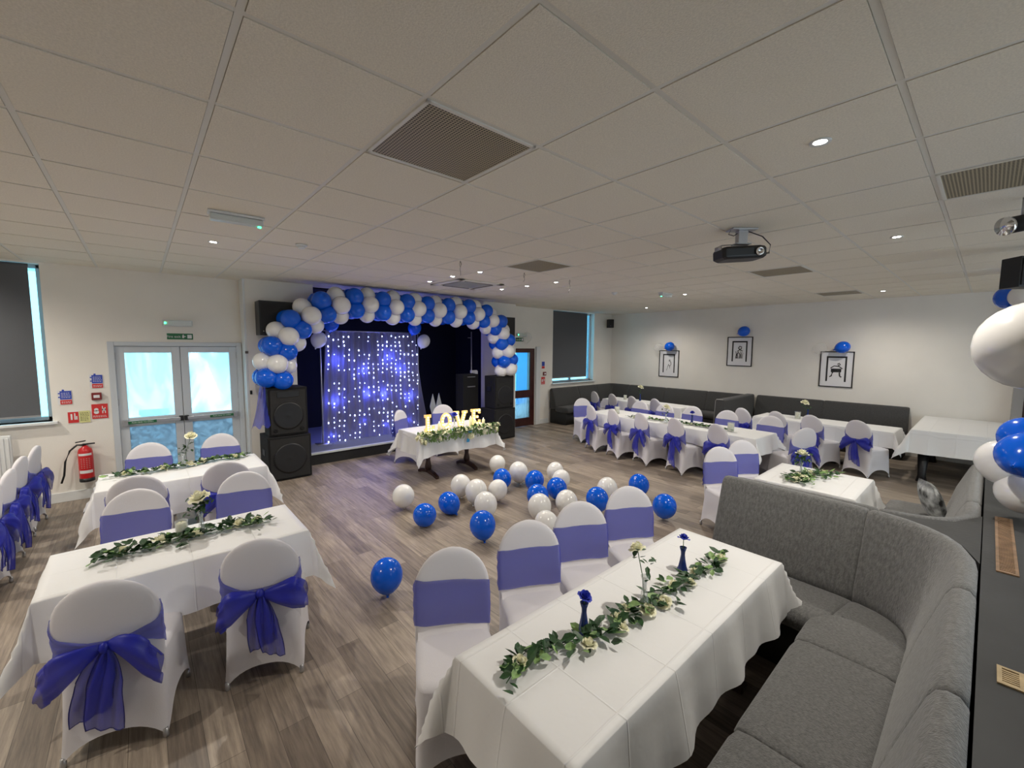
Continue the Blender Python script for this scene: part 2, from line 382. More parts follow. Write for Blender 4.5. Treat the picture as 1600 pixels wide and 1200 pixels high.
# corridor door
m = MB(); m.box(RD0, RD0+.06, YW-.01, YW+.1, 0, RDT); m.box(RD1-.05, RD1, YW-.01, YW+.1, 0, RDT); m.box(RD0+.06, RD1-.05, YW-.01, YW+.1, RDT-.05, RDT)
struct('trim_3', m, DOORW, bevel=.003)
m = MB(); a, b = RD0+.06, RD1-.05
m.box(a, a+.11, YW, YW+.045, .01, RDT-.05); m.box(b-.10, b, YW, YW+.045, .01, RDT-.05)
for z0, z1 in ((.01, .23), (.77, .97), (RDT-.11, RDT-.05)): m.box(a+.11, b-.10, YW, YW+.045, z0, z1)
d3 = struct('door_3', m, DOORW, bevel=.003)
p = MB(); p.box(a+.11, b-.1, YW+.02, YW+.026, .97, RDT-.11); p.build('upper_pane', CLEARP, d3, False)
p = MB(); p.box(a+.11, b-.1, YW+.02, YW+.026, .23, .77); p.build('lower_pane', PANE, d3, False)
m = MB(); m.box(7.98, 8.14, YW-.05, YW-.0, .0, 2.12); struct('trim_4', m, TRIM, bevel=.012)
m = MB(); m.box(1.26, 1.288, YS+.002, YW, 0, CZ); struct('trim_5', m, TRIM)
# right back corner: pillar beyond the wall end and dark doorway
m = MB(); m.box(11.1, XR, -.42, -.30, 0, CZ); struct('trim_6', m, mat('grey_post', (.30, .29, .28), .7))
m = MB(); m.box(XR+.02, XR+.1, -1.35, -.42, 0, 2.1); struct('door_4', m, mat('dark_brown_door', (.05, .02, .015), .5))

# ------------------------------------------------------------------ stage
m = MB(); m.box(1.95, 6.42, YS-.005, 8.5, 0, .19); m.box(1.62, 6.88, 8.43, 10.28, 0, .19); struct('stage_riser', m, PLINTH)
m = MB(); m.box(1.96, 6.39, YS+.03, 8.43, .19, .215); m.box(1.62, 6.88, 8.43, 10.28, .19, .215); struct('stage_floor', m, GREYC)
m = MB(); m.box(1.95, 6.42, YS-.03, YS+.03, .185, .222); struct('trim_7', m, mat('nosing', (.62, .66, .64), .4), bevel=.004)

# ------------------------------------------------------------------ ceiling fittings
def v_make():
    o = thing('ceiling_vent', '', 'vent')
    m = MB(); h = g/2-.012; t = .018
    for s in ((-h, h, -h, -h+t), (-h, h, h-t, h), (-h, -h+t, -h, h), (h-t, h, -h, h)): m.box(s[0], s[1], s[2], s[3], -.004, .006)
    m.build('vent_frame', GRID, o, False)
    m = MB(); m.box(-h+t, h-t, -h+t, h-t, 0, .004); m.build('perforated_panel', PERF, o, False)
    return o
VL = {(0, 0): 'large brown perforated ceiling vent nearest the camera, left of centre', (4, 3): 'diamond-looking brown perforated ceiling vent near the hanging wires',
      (8, 0): 'brown perforated ceiling vent just behind the projector', (13, 0): 'thin-looking farthest brown ceiling vent by the picture wall',
      (4, -3): 'large dark perforated ceiling vent at the right edge with one side dropped'}
for (i, j), lab in VL.items():
    instance('vent', v_make, (ox+(i+.5)*g, oy+(j+.5)*g, CZ), 0, lab, 'vent', 'perforated ceiling vents')
def dl_make():
    o = thing('ceiling_downlight', '', 'ceiling light')
    m = MB(); m.lathe([(.030, -.002), (.046, -.005), (.048, .0), (.046, .004), (.03, .004)], 24, cap=False); m.build('trim_ring', TRIM, o)
    m = MB(); m.lathe([(.001, -.001), (.030, -.001), (.030, .003)], 20, cap=False); m.build('lens', LAMPM, o)
    l = bpy.data.lights.new('downlight_lamp', 'SPOT'); l.energy = LAMP_W; l.spot_size = radians(160); l.spot_blend = .9; l.shadow_soft_size = .04; l.color = (1, .93, .83)
    lo = bpy.data.objects.new('downlight_lamp', l); COL.objects.link(lo); lo.parent = o; lo.location = (0, 0, -.03)
    return o
for x, y, lab in [(2.61, .64, 'bright recessed ceiling spotlight above the front rose-garland table'), (5.29, .65, 'recessed ceiling spotlight beyond the projector, above the small bench table'),
                  (10.0, 1.35, 'recessed ceiling spotlight nearest the white buffet table'), (8.01, 4.01, 'recessed ceiling spotlight right of the far emergency light'),
                  (10.01, 6.04, 'recessed ceiling spotlight nearest the far corner of the room'), (.62, 5.27, 'recessed ceiling spotlight in front of the double doors'),
                  (3.62, 4.79, 'brightest recessed ceiling spotlight left of the air-conditioning panel'), (3.55, 5.37, 'middle recessed ceiling spotlight on the left of the air-conditioning panel'),
                  (3.56, 6.05, 'recessed ceiling spotlight at far left of the air-conditioning panel, closest to the balloon arch'), (4.98, 5.94, 'recessed ceiling spotlight right of the air-conditioning panel, closest to the arch'),
                  (5.03, 5.33, 'middle recessed ceiling spotlight on the right of the air-conditioning panel'), (5.07, 4.69, 'recessed ceiling spotlight left of the right-hand dangling wire'),
                  (-2.05, 5.27, 'unseen recessed spotlight added as fill above the row of chairs at left edge'), (-2.05, 7.2, 'unseen recessed spotlight added as fill by the window at the left edge'), (-2.05, 2.65, 'unseen recessed spotlight added as fill left of the nearer left table'),
                  (5.3, -2.0, 'unseen recessed spotlight added as fill behind the bench ledge')]:  # last four spotlights are out of view, added to brighten the room
    o = instance('downlight', dl_make, (x, y, CZ-.001), 0, lab, 'ceiling light', 'recessed downlights')
    if (3 < x < 5.2 and y > 4) or x > 9.9:                # the small fittings round the air-conditioning panel are weaker
        lc = [c for c in kids(o) if c.type == 'LIGHT'][0]; lc.data = lc.data.copy(); lc.data.energy = LAMP_W*(.42 if x < 6 else .7)
def em_make():
    o = thing('emergency_light', '', 'emergency light')
    m = MB(); m.box(-.19, .19, -.05, .05, -.02, 0); m.build('backplate', TRIM, o, False, bevel=.004)
    m = MB(); m.box(-.18, .18, -.042, .042, -.07, -.02); m.build('diffuser', mat('milky_diffuser', (.62, .66, .66), .25), o, False, bevel=.012)
    m = MB(); m.lathe([(.001, -.079), (.011, -.077), (.013, -.068)], 12, M=T(.155, 0, 0), cap=False); m.build('green_indicator', LEDG, o)
    return o
instance('em', em_make, (.64, 4.05, CZ), -3, 'long white emergency light on the ceiling with a green indicator, left side', 'emergency light', 'emergency lights')
instance('em', em_make, (7.56, 4.17, CZ), 180, 'white emergency light on the ceiling towards the picture wall', 'emergency light', 'emergency lights')
o = instance('em', em_make, (.455, YW, 2.43), 180, 'emergency light on the wall above the glazed double doors', 'emergency light', 'emergency lights', scale=.95); o.rotation_euler = (radians(-90), pi, 0)
o = instance('em', em_make, (7.45, YW, 2.42), 180, 'emergency light on the wall above the brown corridor door', 'emergency light', 'emergency lights', scale=.95); o.rotation_euler = (radians(-90), pi, 0)
def sd_make():
    o = thing('smoke_detector', '', 'smoke detector')
    m = MB(); m.lathe([(.055, 0), (.055, -.015), (.045, -.02)], 20); m.build('base', TRIM, o)
    m = MB(); m.lathe([(.035, -.02), (.035, -.032), (.028, -.04), (.02, -.045)], 20); m.build('sensor_dome', TRIM, o)
    return o
instance('sd', sd_make, (1.31, 4.77, CZ), 0, 'round smoke detector on the ceiling left of the balloon arch', 'smoke detector', 'smoke detectors')
instance('sd', sd_make, (6.8, 4.79, CZ), 0, 'round smoke detector on the ceiling in front of the right window', 'smoke detector', 'smoke detectors')
ac = thing('air_conditioning_panel', 'square flush air-conditioning panel in the ceiling before the arch', 'air conditioner', (4.16, 5.86, CZ))
m = MB()
for k in range(4): m.box(-.44, .44, .34, .44, -.018, 0, Rz(90*k))
m.box(-.3, .3, -.3, .3, -.012, 0); m.build('fascia', GRID, ac, False, bevel=.004)
for k in range(4): q = MB(); q.box(-.26, .26, .30, .345, -.022, -.002, Rz(90*k)); q.build('air_flap', mat('flap_grey', (.25, .24, .22), .6), ac, False)
q = MB()
for k in range(12): q.box(-.27, .27, -.27+k*.046, -.25+k*.046, -.016, -.011)
q.build('intake_slats', METAL, ac, False)
wl = ['dangling loose ceiling wires left of the brightest spotlight', 'short loose wires below the diamond-looking vent', 'looped loose wire hanging right of the spotlights']
for k, (x, y, L) in enumerate([(2.99, 4.35, .17), (4.1, 4.4, .13), (5.03, 4.37, .2)]):
    m = MB(); pts = [(.01*sin(t*9+k), .01*cos(t*7), -L*t) for t in [i/10 for i in range(11)]]; m.tube(pts, .0022, 5)
    m.tube([(0, 0, 0), (.018, 0, -.03), (.004, .01, -.07), (-.012, 0, -.03), (0, 0, 0)], .0022, 5)
    tag(m.build('hanging_wire', BLK, loc=(x, y, CZ)), wl[k], 'wire', 'loose ceiling wires')
# projector
pj_ = thing('ceiling_projector', 'black video projector hanging from the ceiling on a grey mount', 'projector', (3.99, 1.51, CZ))
m = MB(); m.box(-.11, .11, -.06, .06, -.015, 0, Rz(-40)); m.build('ceiling_plate', METAL, pj_, False, bevel=.003)
m = MB(); m.box(-.04, .04, -.03, .03, -.13, -.015, Rz(-40)); m.box(-.065, .065, -.05, .05, -.135, -.125, Rz(-40)); m.build('mount_column', METAL, pj_, False, bevel=.003)
M = T(0, 0, -.215)@Rz(-38)@Ry(-4)
m = MB(); R_ = [(-.19, -.10), (.13, -.10), (.19, -.07), (.19, .09), (.14, .12), (-.17, .12), (-.205, .08), (-.205, -.07)]
m.rings([[(x*k, y*k, z) for x, y in R_] for k, z in ((.86, -.05), (1, -.03), (1, .035), (.93, .055))], cap0=True, cap1=True, M=M); bd = m.build('projector_body', BLK, pj_, False, bevel=.006)
m = MB(); m.lathe([(.028, 0), (.034, .002), (.034, .022), (.024, .026), (.02, .012)], 20, M=M@T(.10, -.10, 0)@Rx(90)); m.build('lens', CHROME, pj_)
m = MB(); m.box(-.205, -.195, -.05, .05, .04, .075, M); m.tube([(-.17, 0, .05), (-.17, 0, .085), (0, 0, .085)], .004, 6, M=M); m.build('support_bracket', METAL, pj_)
for k in range(2):
    m = MB(); m.tube([(.05, -.04, -.02), (.13+.02*k, -.12, -.06), (.19, -.17, -.13), (.2, -.16, -.19-.01*k), (.15, -.12, -.21)], .004, 6); m.build('cable', BLK, pj_)
m = MB(); m.tube([(-.08, .06, -.01), (-.10, .07, -.05), (-.06, .04, -.06), (-.04, .02, -.04)], .004, 6); m.build('cable', BLK, pj_)

# ------------------------------------------------------------------ speakers
def speaker(name, label, loc, rz, w, d, h, kind, group=None):
    o = thing(name, label, 'speaker', loc, rz, group)
    m = MB(); c = .03
    poly = [(-w/2, 0), (w/2, 0), (w/2-c*(1 if kind == 'top' else 0), d), (-w/2+c*(1 if kind == 'top' else 0), d)]
    m.rings([[(x, y, z) for x, y in poly] for z in (0.012, h)], cap0=True, cap1=True); cab = m.build('cabinet', BLK2, o, False, bevel=.008)
    m = MB(); m.box(-w/2+.03, w/2-.03, -.012, 0, .04, h-.035); m.build('front_grille', GRILL, o, False, bevel=.004)
    rr = min(w, h)*.36
    m = MB(); m.lathe([(rr, 0), (rr+.012, .006), (rr+.012, .01), (rr-.01, .012), (rr*.4, -.0), (.02, .004), (.001, .006)], 32, M=T(0, -.012, h*(.42 if kind == 'top' else .5))@Rx(90)); m.build('woofer', BLK, o)
    if kind == 'top':
        m = MB(); m.box(-w*.28, w*.28, -.02, -.01, h*.80, h*.92); m.build('horn', BLK, o, False, bevel=.006)
        for s in (-1, 1): m = MB(); m.lathe([(.03, 0), (.03, .012), (.022, .014), (.001, .006)], 14, M=T(s*w*.34, -.012, .10)@Rx(90)); m.build('bass_port', DRAPE, o)
    for s in (-1, 1):
        m = MB(); m.box(s*w/2-.006, s*w/2+.006, d*.35, d*.65, h*.55, h*.68); m.build('side_handle', BLK, o, False)
    for sx in (-1, 1):
        for sy in (.06, d-.06): m = MB(); m.lathe([(.02, 0), (.022, .014)], 10, M=T(sx*(w/2-.06), sy, 0)); m.build('rubber_foot', BLK, o)
    return o
speaker('loudspeaker', 'wide black bass bin on the floor left of the stage, bottom of its stack', (1.70, 7.18, 0), 0, .62, .55, .70, 'sub')
speaker('loudspeaker', 'black loudspeaker standing on the left bass bin under the balloon arch', (1.70, 7.20, .70), 0, .56, .45, .76, 'top')
speaker('loudspeaker', 'wide black bass bin on the floor right of the stage, bottom of its stack', (6.18, 7.23, 0), 0, .62, .5, .71, 'sub')
speaker('loudspeaker', 'black loudspeaker standing on the right bass bin beside the corridor door', (6.18, 7.25, .71), 0, .56, .42, .74, 'top')
def hung(label, loc, rz, w, d, h):
    o = thing('wall_speaker', label, 'speaker', loc, rz)
    m = MB(); m.box(-w/2, w/2, 0, d, 0, h); m.build('cabinet', BLK, o, False, bevel=.006)
    m = MB(); m.box(-w/2+.015, w/2-.015, -.01, 0, .02, h-.02); m.build('front_grille', GRILL, o, False)
    m = MB(); m.box(-.04, .04, d, d+.03, h*.3, h*.7); m.build('bracket', METAL, o, False)
    m = MB(); m.lathe([(.010, 0), (.008, .004)], 10, M=T(-w/2+.05, -.012, .06)@Rx(90)); m.build('badge', CHROME, o)
    return o
hung('large black speaker on the wall left of the stage behind the balloon arch', (1.78, 7.46, 2.27), 0, .74, .3, .53)
hung('black speaker on the wall right of the stage, mostly behind the arch', (6.5, 7.5, 2.28), 0, .42, .27, .52)
hung('small black speaker high in the far corner of the room', (11.05, 7.86, 2.72), -25, .17, .15, .26)
hung('black speaker high on the right, left of the hanging balloons', (6.62, -.24, 2.74), -50, .28, .2, .30)
sp = thing('stage_spotlight', 'black spotlight with chrome rim hanging at the right edge of the ceiling', 'spotlight', (4.5, -.03, CZ))
m = MB(); m.tube([(.06, -.05, 0), (.06, -.05, -.14)], .012, 10); m.build('bracket', METAL, sp)
m = MB(); m.tube([(-.02, .02, -.19), (.20, -.18, -.13)], .055, 20); m.build('housing', BLK, sp)
m = MB(); m.tube([(-.035, .034, -.194), (-.018, .018, -.189)], .060, 20); m.build('chrome_rim', CHROME, sp)

# ------------------------------------------------------------------ light curtain and stage items
def sheer():
    o = thing('sheer_backdrop', 'sheer white voile backdrop hanging across the stage with fairy lights', 'curtain', (0, 0, .215))
    m = MB(); NX, NZ = 110, 26; rs = []
    for i in range(NZ+1):
        t = i/NZ; z = 2.17*(1-t)
        x0 = 2.66-.10*t**1.5; x1 = 4.56+.36*t**1.6; y = 8.36+.12*t
        rs.append([(x0+(x1-x0)*j/NX, y+.035*sin(j*.95+.4*sin(t*3))*(.5+.6*t)+.02*sin(j*.31+2*t), z) for j in range(NX+1)])
    m.rings(rs, close=False)
    m.build('voile_panel', mix_transp('voile', (.50, .48, .58), .50, .8, transl=.5), o)
    m = MB(); m.tube([(2.55, 8.4, 2.18), (4.68, 8.4, 2.18)], .016, 10); m.build('top_pole', METAL, o)
    for x in (2.58, 4.64): m = MB(); m.tube([(x, 8.42, 2.2), (x, 8.42, 0)], .014, 8); m.box(x-.12, x+.12, 8.3, 8.54, 0, .01); m.build('stand_pole', METAL, o)
    return o
sheer()
def strings():
    rnd = random.Random(3)
    NM = ['leftmost', 'second', 'third', 'fourth', 'fifth', 'sixth', 'seventh', 'eighth', 'ninth', 'tenth', 'middle', 'eleventh from the right', 'tenth from the right', 'ninth from the right', 'eighth from the right', 'seventh from the right', 'sixth from the right', 'fifth from the right', 'fourth from the right', 'third from the right', 'rightmost']
    for k in range(20):
        w = MB(); x = 2.70+k*.097; pts = []; X0, Z0 = x, .215
        for i in range(24):
            t = i/23; pts.append(((.10*(k/19-.2))*t+.008*sin(i*1.3+k), 8.335+.11*t+.01*sin(i), 2.15*(1-t)+.03))
        w.tube(pts, .0015, 4); o = w.build('fairy_light_string', METAL, loc=(x, 0, .215))
        nm = NM[k] if k < 10 else NM[min(k+1, 20)]
        tag(o, 'cool white fairy light string, %s hanging behind the voile backdrop' % (nm+' from the left' if 0 < k < 10 else nm), 'fairy lights', 'fairy light strings behind the backdrop')
        for i, p in enumerate(pts[1:]):
            if rnd.random() < .5:
                r = rnd.choice((.6, .8, 1.05))
                if 'cb' not in PROTO: b = MB(); b.lathe([(.001, -.017), (.009, -.010), (.009, .010), (.001, .017)], 6, cap=False); PROTO['cb'] = q = b.build('bulb', BULBC, o)
                else: q = PROTO['cb'].copy(); COL.objects.link(q); q.parent = o
                q.location = (p[0], p[1]-.03, p[2]+rnd.uniform(-.02, .02)); q.scale = (r, r, r)
    for x in (2.9, 3.4, 3.85, 4.35):
        for z in (1.75, 1.15, .5):
            l = bpy.data.lights.new('fairy_glow', 'POINT'); l.energy = 4.0 if z > 1 else .9; l.color = (.08, .11, 1); l.shadow_soft_size = .05
            lo = bpy.data.objects.new('fairy_glow', l); COL.objects.link(lo); lo.location = (x+rnd.uniform(-.15, .15), 8.50, z+rnd.uniform(-.15, .15))
strings()
ms = thing('microphone_stand', 'thin pale pole with a white clamp standing on the right of the dark stage', 'stand', (6.05, 8.35, .215))
m = MB(); m.tube([(0, 0, 0), (0, 0, 2.25)], .012, 8); m.build('pole', METAL, ms)
m = MB(); m.lathe([(.13, 0), (.13, .015), (.02, .03)], 20); m.build('base', BLK, ms)
m = MB(); m.box(-.02, .16, -.03, .03, 1.25, 1.32); m.box(.08, .17, -.04, .04, 1.16, 1.30); m.build('clamp', PAPER, ms, False, bevel=.008)
m = MB(); m.box(-.1, 0, -.01, .01, 2.1, 2.115); m.build('arm', METAL, ms, False)
for k, (x, y) in enumerate(((4.79, 8.05), (4.97, 8.09))):
    m = MB(); m.add([(-.07, 0, .30), (0, .0, .0), (.09, 0, .22), (.0, 0, .58), (-.07, .012, .30), (0, .012, .0), (.09, .012, .22), (.0, .012, .58)], [(0, 1, 2, 3), (7, 6, 5, 4), (0, 4, 5, 1), (1, 5, 6, 2), (2, 6, 7, 3), (3, 7, 4, 0)])
    o = thing('easel_sign', ['left one of two grey kite-shaped boards on the stage behind the sweetheart table', 'right one of two grey kite-shaped boards on the stage behind the sweetheart table'][k], 'board', (x, y, .215), -8, 'kite-shaped boards')
    m.build('board', mat('dull_grey', (.32, .34, .36), .7), o, False, loc=(0, 0, .28))
    m = MB(); m.tube([(0, .01, 0), (0, .01, .35)], .01, 6); m.tube([(-.1, .01, .01), (.1, .01, .01)], .01, 6); m.build('support', BLK, o)
mo = thing('stage_monitor', 'dark stage monitor with a grey bracket right of the stage recess', 'speaker', (5.78, 8.15, .215))
m = MB(); m.box(-.22, .22, -.15, .15, 0, 1.25); m.build('cabinet', BLK2, mo, False, bevel=.01)
m = MB(); m.box(-.1, .12, -.165, -.15, .95, .975); m.box(-.1, .12, -.165, -.15, 1.18, 1.2); m.build('bracket', METAL, mo, False)

# ------------------------------------------------------------------ balloons
def bal_mesh(r, el=1.12):
    m = MB(); pr = [(.001, -r*el*1.16), (r*.09, -r*el*1.13)]
    for i in range(1, 20):
        a = -pi/2+pi*i/19; k = max(0, -sin(a))
        pr.append((r*cos(a)*(1-.10*k**2) + .0005, r*el*sin(a)*(1+.05*k**3)))
    m.lathe(pr, 28, cap=False); return m
def bal_make(col, knot=True):
    def f():
        m = bal_mesh(.138); o = m.build('latex_balloon', col)
        if knot: k = MB(); k.lathe([(.004, -.165), (.011, -.185), (.013, -.188), (.003, -.184)], 10, cap=False); k.build('balloon_knot', col, o)
        return o
    return f
FB = [('w', 4.35, 5.28, 'farthest back white floor balloon near the sweetheart table'), ('w', 4.28, 4.68, 'white floor balloon directly right of the rearmost blue one'), ('b', 3.90, 4.62, 'blue floor balloon left of a white one at the back of the cluster'), ('b', 4.21, 4.26, 'blue floor balloon in front of the two white ones at back right'),
      ('w', 4.78, 4.38, 'white floor balloon at back right, behind another white one'), ('w', 4.56, 4.06, 'white floor balloon just behind the middle right blue balloon'), ('b', 4.20, 3.81, 'blue floor balloon in the middle right, overlapping a white one behind'), ('w', 3.25, 4.74, 'white floor balloon at the left end of the white trio'),
      ('w', 3.27, 4.41, 'middle white floor balloon of the white trio'), ('w', 3.55, 4.30, 'right-hand white floor balloon of the white trio'), ('b', 3.79, 3.77, 'blue floor balloon half hidden behind a white one'), ('w', 3.91, 3.38, 'white floor balloon right of the half hidden blue one'),
      ('w', 2.46, 4.89, 'white floor balloon farthest to the left'), ('b', 2.41, 4.26, 'oval blue floor balloon left of centre, lying tilted'), ('b', 2.84, 4.40, 'blue floor balloon between the tilted oval one and the white trio'), ('w', 3.09, 3.97, 'white floor balloon in front of the white trio'),
      ('w', 3.53, 3.48, 'white floor balloon in front of the half hidden blue one'), ('b', 2.69, 3.51, 'blue floor balloon standing alone in front of the cluster'), ('w', 3.27, 3.11, 'white floor balloon half hidden behind the second chair of the front row'), ('b', 4.27, 3.18, 'blue floor balloon behind the fourth chair of the front row'),
      ('w', 4.73, 3.36, 'white floor balloon half hidden at the right behind a blue one'), ('b', 5.18, 3.15, 'blue floor balloon at far right, behind the last chair'), ('b', 4.72, 2.51, 'blue floor balloon nearest the bench end on the right'), ('b', 1.47, 3.25, 'largest-looking blue floor balloon, alone at front left')]
for c, x, y, lab in FB:
    tilt = (random.uniform(-.35, .35), random.uniform(-.35, .35))
    if 'tilted' in lab: tilt = (.2, .75)
    o = instance('fb'+c, bal_make(BBLU if c == 'b' else BWHT), (x, y, .19), 0, lab.replace('floor balloon', 'balloon on the floor,', 1).replace(',,', ','), 'balloon', 'blue balloons on the floor' if c == 'b' else 'white balloons on the floor')
    o.rotation_euler = (tilt[0], tilt[1], random.uniform(0, 6))
    s = random.uniform(.95, 1.05); o.scale = (s, s, s)
    hb = max(.158*abs(cos(tilt[0])*cos(tilt[1])), .138) if abs(tilt[1]) < .5 else .142
    # rest on the floor: lowest point of the rotated balloon, knot included
    Rm = o.rotation_euler.to_matrix(); lo = min((Rm@Vector(v.co)).z for v in o.data.vertices)
    lk = min((Rm@v.co).z for v in [ch for ch in kids(o)][0].data.vertices)
    o.location.z = -min(lo, lk)*s+.001
# arch
AP = [(1.53, 1.60), (1.62, 2.06), (1.87, 2.44), (2.30, 2.73), (2.81, 2.83), (3.30, 2.82), (3.77, 2.81), (4.20, 2.81), (4.67, 2.81), (5.17, 2.82), (5.60, 2.76), (5.96, 2.58), (6.18, 2.22), (6.26, 1.80)]
ORD = ['lowest', 'second', 'third', 'fourth', 'fifth', 'sixth', 'seventh', 'eighth', 'ninth', 'tenth', 'eleventh', 'twelfth', 'thirteenth', 'last']
def arch():
    st_ = []
    for i, p in enumerate(AP):
        st_.append(('b', i, Vector((p[0], 7.34, p[1]))))
        if i < 13:
            q = AP[i+1]; st_.append(('w', i, Vector(((p[0]+q[0])/2, 7.34, (p[1]+q[1])/2))))
    st_.append(('w', 13, Vector((6.30, 7.34, 1.60))))
    for k in range(len(st_)):
        c, i, p = st_[k]
        a = st_[max(k-1, 0)][2]; b = st_[min(k+1, len(st_)-1)][2]
        d = (b-a).normalized(); n1 = Vector((0, 1, 0)); n2 = d.cross(n1)   # n2 points outwards/inwards of the arch
        for q in range(4):
            ang = pi/4+q*pi/2 if c == 'b' else q*pi/2
            off = n1*cos(ang)+n2*sin(ang)
            r = .148*random.uniform(.96, 1.04)
            fr = 'front' if off.y < -.3 else ('rear' if off.y > .3 else 'middle')
            s2 = 'inner' if off.dot(n2) > .3 else ('outer' if off.dot(n2) < -.3 else 'centre')
            lab = '%s balloon in the arch, %s %s one of the %s %s cluster from left' % ('blue' if c == 'b' else 'white', fr, s2, ORD[i], 'blue' if c == 'b' else 'white')
            key = 'ab'+c
            o = instance(key, (lambda cc=c: bal_mesh(.148).build('arch_balloon', BBLU if cc == 'b' else BWHT)), p+off*.152, 0, lab, 'balloon', 'blue balloons of the arch' if c == 'b' else 'white balloons of the arch')
            o.rotation_mode = 'QUATERNION'; o.rotation_quaternion = off.to_track_quat('Z', 'Y'); s = r/.148; o.scale = (s, s, s*.97)
arch()
m = MB(); N_ = 18; rs = []
for i in range(N_+1):
    t = i/N_; w = .03+.09*t
    rs.append([(1.36-.04*t+w*u+.0*t, 7.2+.03*sin(u*5+t*6), 1.50-.62*t+.03*sin(u*7)*t) for u in [-1+.2*j for j in range(11)]])
m.rings(rs, close=False)
tag(m.build('ribbon_tail', ORG), 'sheer blue ribbon hanging from the left foot of the balloon arch', 'ribbon')
# two dim balloons behind the backdrop, on the curtain corners
for x, lab in ((2.52, 'dim white balloon at the top left corner of the voile backdrop'), (4.72, 'dim white balloon at the top right corner of the voile backdrop')):
    o = instance('fbw', None, (x, 8.30, 2.22), 0, lab, 'balloon', 'balloons on the backdrop corners'); o.rotation_euler = (.2, .3, 0)
for k, (x, y, z, c, s, lab) in enumerate([(2.72, 8.2, 2.52, 'b', 1, 'dark blue balloon above the left corner of the voile backdrop'), (4.45, 8.2, 2.5, 'b', 1, 'dark blue balloon above the right corner of the voile backdrop')]):
    o = instance('fb'+c, None, (x, y, z), 0, lab, 'balloon', 'balloons on the backdrop corners'); o.rotation_euler = (.4, .2*k, 0)
# balloons at the right edge
for x, y, z, c, s, rot, lab in [(2.30, -.10, 2.135, 'w', 1.10, (0, 1.4, 0), 'huge-looking white balloon cut by the right edge, nearest the camera'),
        (4.29, -.19, 1.55, 'b', .95, (0, 1.3, 0), 'upper blue balloon of the bunch above the bench ledge'), (4.04, -.19, 1.475, 'b', 1.0, (.3, 1.3, 0), 'lower blue balloon of the bunch above the bench ledge'),
        (4.36, -.10, 1.36, 'w', .95, (0, .5, 0), 'white balloon half hidden behind the blue ones above the bench ledge'), (4.30, -.21, 1.19, 'w', 1.0, (0, 1.5, 0), 'lowest white balloon of the bunch, its knot pointing left'),
        (8.5, -.16, 2.98, 'b', 1.0, (0, .2, 0), 'topmost blue balloon hanging near the ceiling at the right edge'), (8.3, -.10, 2.78, 'b', 1.0, (0, .9, 0), 'blue balloon hanging just above the huge-looking white one'), (8.1, -.22, 2.77, 'w', 1.0, (0, 1, 0), 'small-looking white balloon hanging above the huge-looking one')]:
    o = instance('fb'+c, None, (x, y, z), 0, lab, 'balloon', 'balloons hung at the right edge'); o.rotation_euler = rot; o.scale = (s, s, s)
for x, y, z0, z1, lab in ((4.2, -.2, 1.02, CZ, 'thin line strung through the balloon bunch above the bench ledge'), (8.3, -.2, 2.6, CZ, 'thin line holding the balloons near the ceiling at the right'), (2.36, -.16, 2.2, CZ, 'thin line from the ceiling to the huge-looking white balloon')):
    m = MB(); m.tube([(x, y-.1, z0), (x, y-.1, z1)], .0012, 4); tag(m.build('balloon_string', GLASS), lab, 'string', 'balloon strings')

# ------------------------------------------------------------------ chairs
def sq(u):                      # square point pushed to a soft-cornered one
    n = (abs(u[0])**7+abs(u[1])**7)**(1/7); k = max(abs(u[0]), abs(u[1]))
    return (u[0]/n*k, u[1]/n*k)
def perim(n=14):
    P = []
    for side in range(4):
        for k in range(n):
            u = -1+2*k/n
            a = {0: (u, -1), 1: (1, u), 2: (-u, 1), 3: (-1, -u)}[side]
            P.append((sq(a), abs(u), side))
    return P
def back_prof(z):
    zc = .72; hw = .213+.004*sin((z-.4)*6)
    if z > zc: hw *= sqrt(max(0, 1-((z-zc)/.222)**2.15))
    yc = -.055*((z-.45)/.5); hd = .024 if z < .9 else .024*sqrt(max(.05, 1-((z-.9)/.045)**2))
    return hw, yc, hd
def back_ring(z, off=0, n=11, hwx=None):
    hw, yc, hd = back_prof(z); hw += off; hd += off; P = []
    for k in range(2*n):
        a = 2*pi*k/(2*n); c, s_ = cos(a), sin(a)
        x = hw*math.copysign(abs(c)**.6, c); y = yc+hd*math.copysign(abs(s_)**.7, s_) + .02*(x/.21)**2*(1)
        P.append((x, y, z))
    return P
def cover_mesh():
    m = MB(); P = perim()
    top, rows = .455, 9
    rs = []
    for i in range(rows+1):
        t = i/rows; r = []
        for (u, s, side) in P:
            A = (.135 if side in (1, 3) else .115)
            hem = .004+A*(1-s**2.6)
            z = top*(1-t)+hem*t
            hx, y0, y1 = .212+.022*t, -.005-.05*t, .425+.035*t
            pin = .035*t*(1-s**2)*sin(pi*min(1, t*.8))
            x = u[0]*(hx-(pin if side in (1, 3) else 0)); yy = (y0+y1)/2+u[1]*((y1-y0)/2-(pin if side in (0, 2) else 0))
            r.append((x, yy, z))
        rs.append(r)
    m.rings(rs)
    # seat pad, slightly domed
    rs = [rs[0]]
    for k, z in ((.97, top+.018), (.8, top+.028), (.4, top+.034), (.05, top+.035)):
        rs.append([(p[0]*k, .21+(p[1]-.21)*k, z) for p in rs[0]])
    m.rings(rs, cap1=True)
    # back
    zs = [.30, .38, .46, .54, .60, .66, .72, .76, .80, .84, .87, .90, .92, .934, .941]
    m.rings([back_ring(z) for z in zs], cap1=True)
    # stretched web from the back down over the seat edge
    rs = []
    for i in range(6):
        t = i/5; rs.append([(x*(.20), .024+.05*t*t, .505-.030*t-.004*(1-abs(x))*t) for x in [-1+.25*j for j in range(9)]])
    m.rings(rs, close=False)
    return m
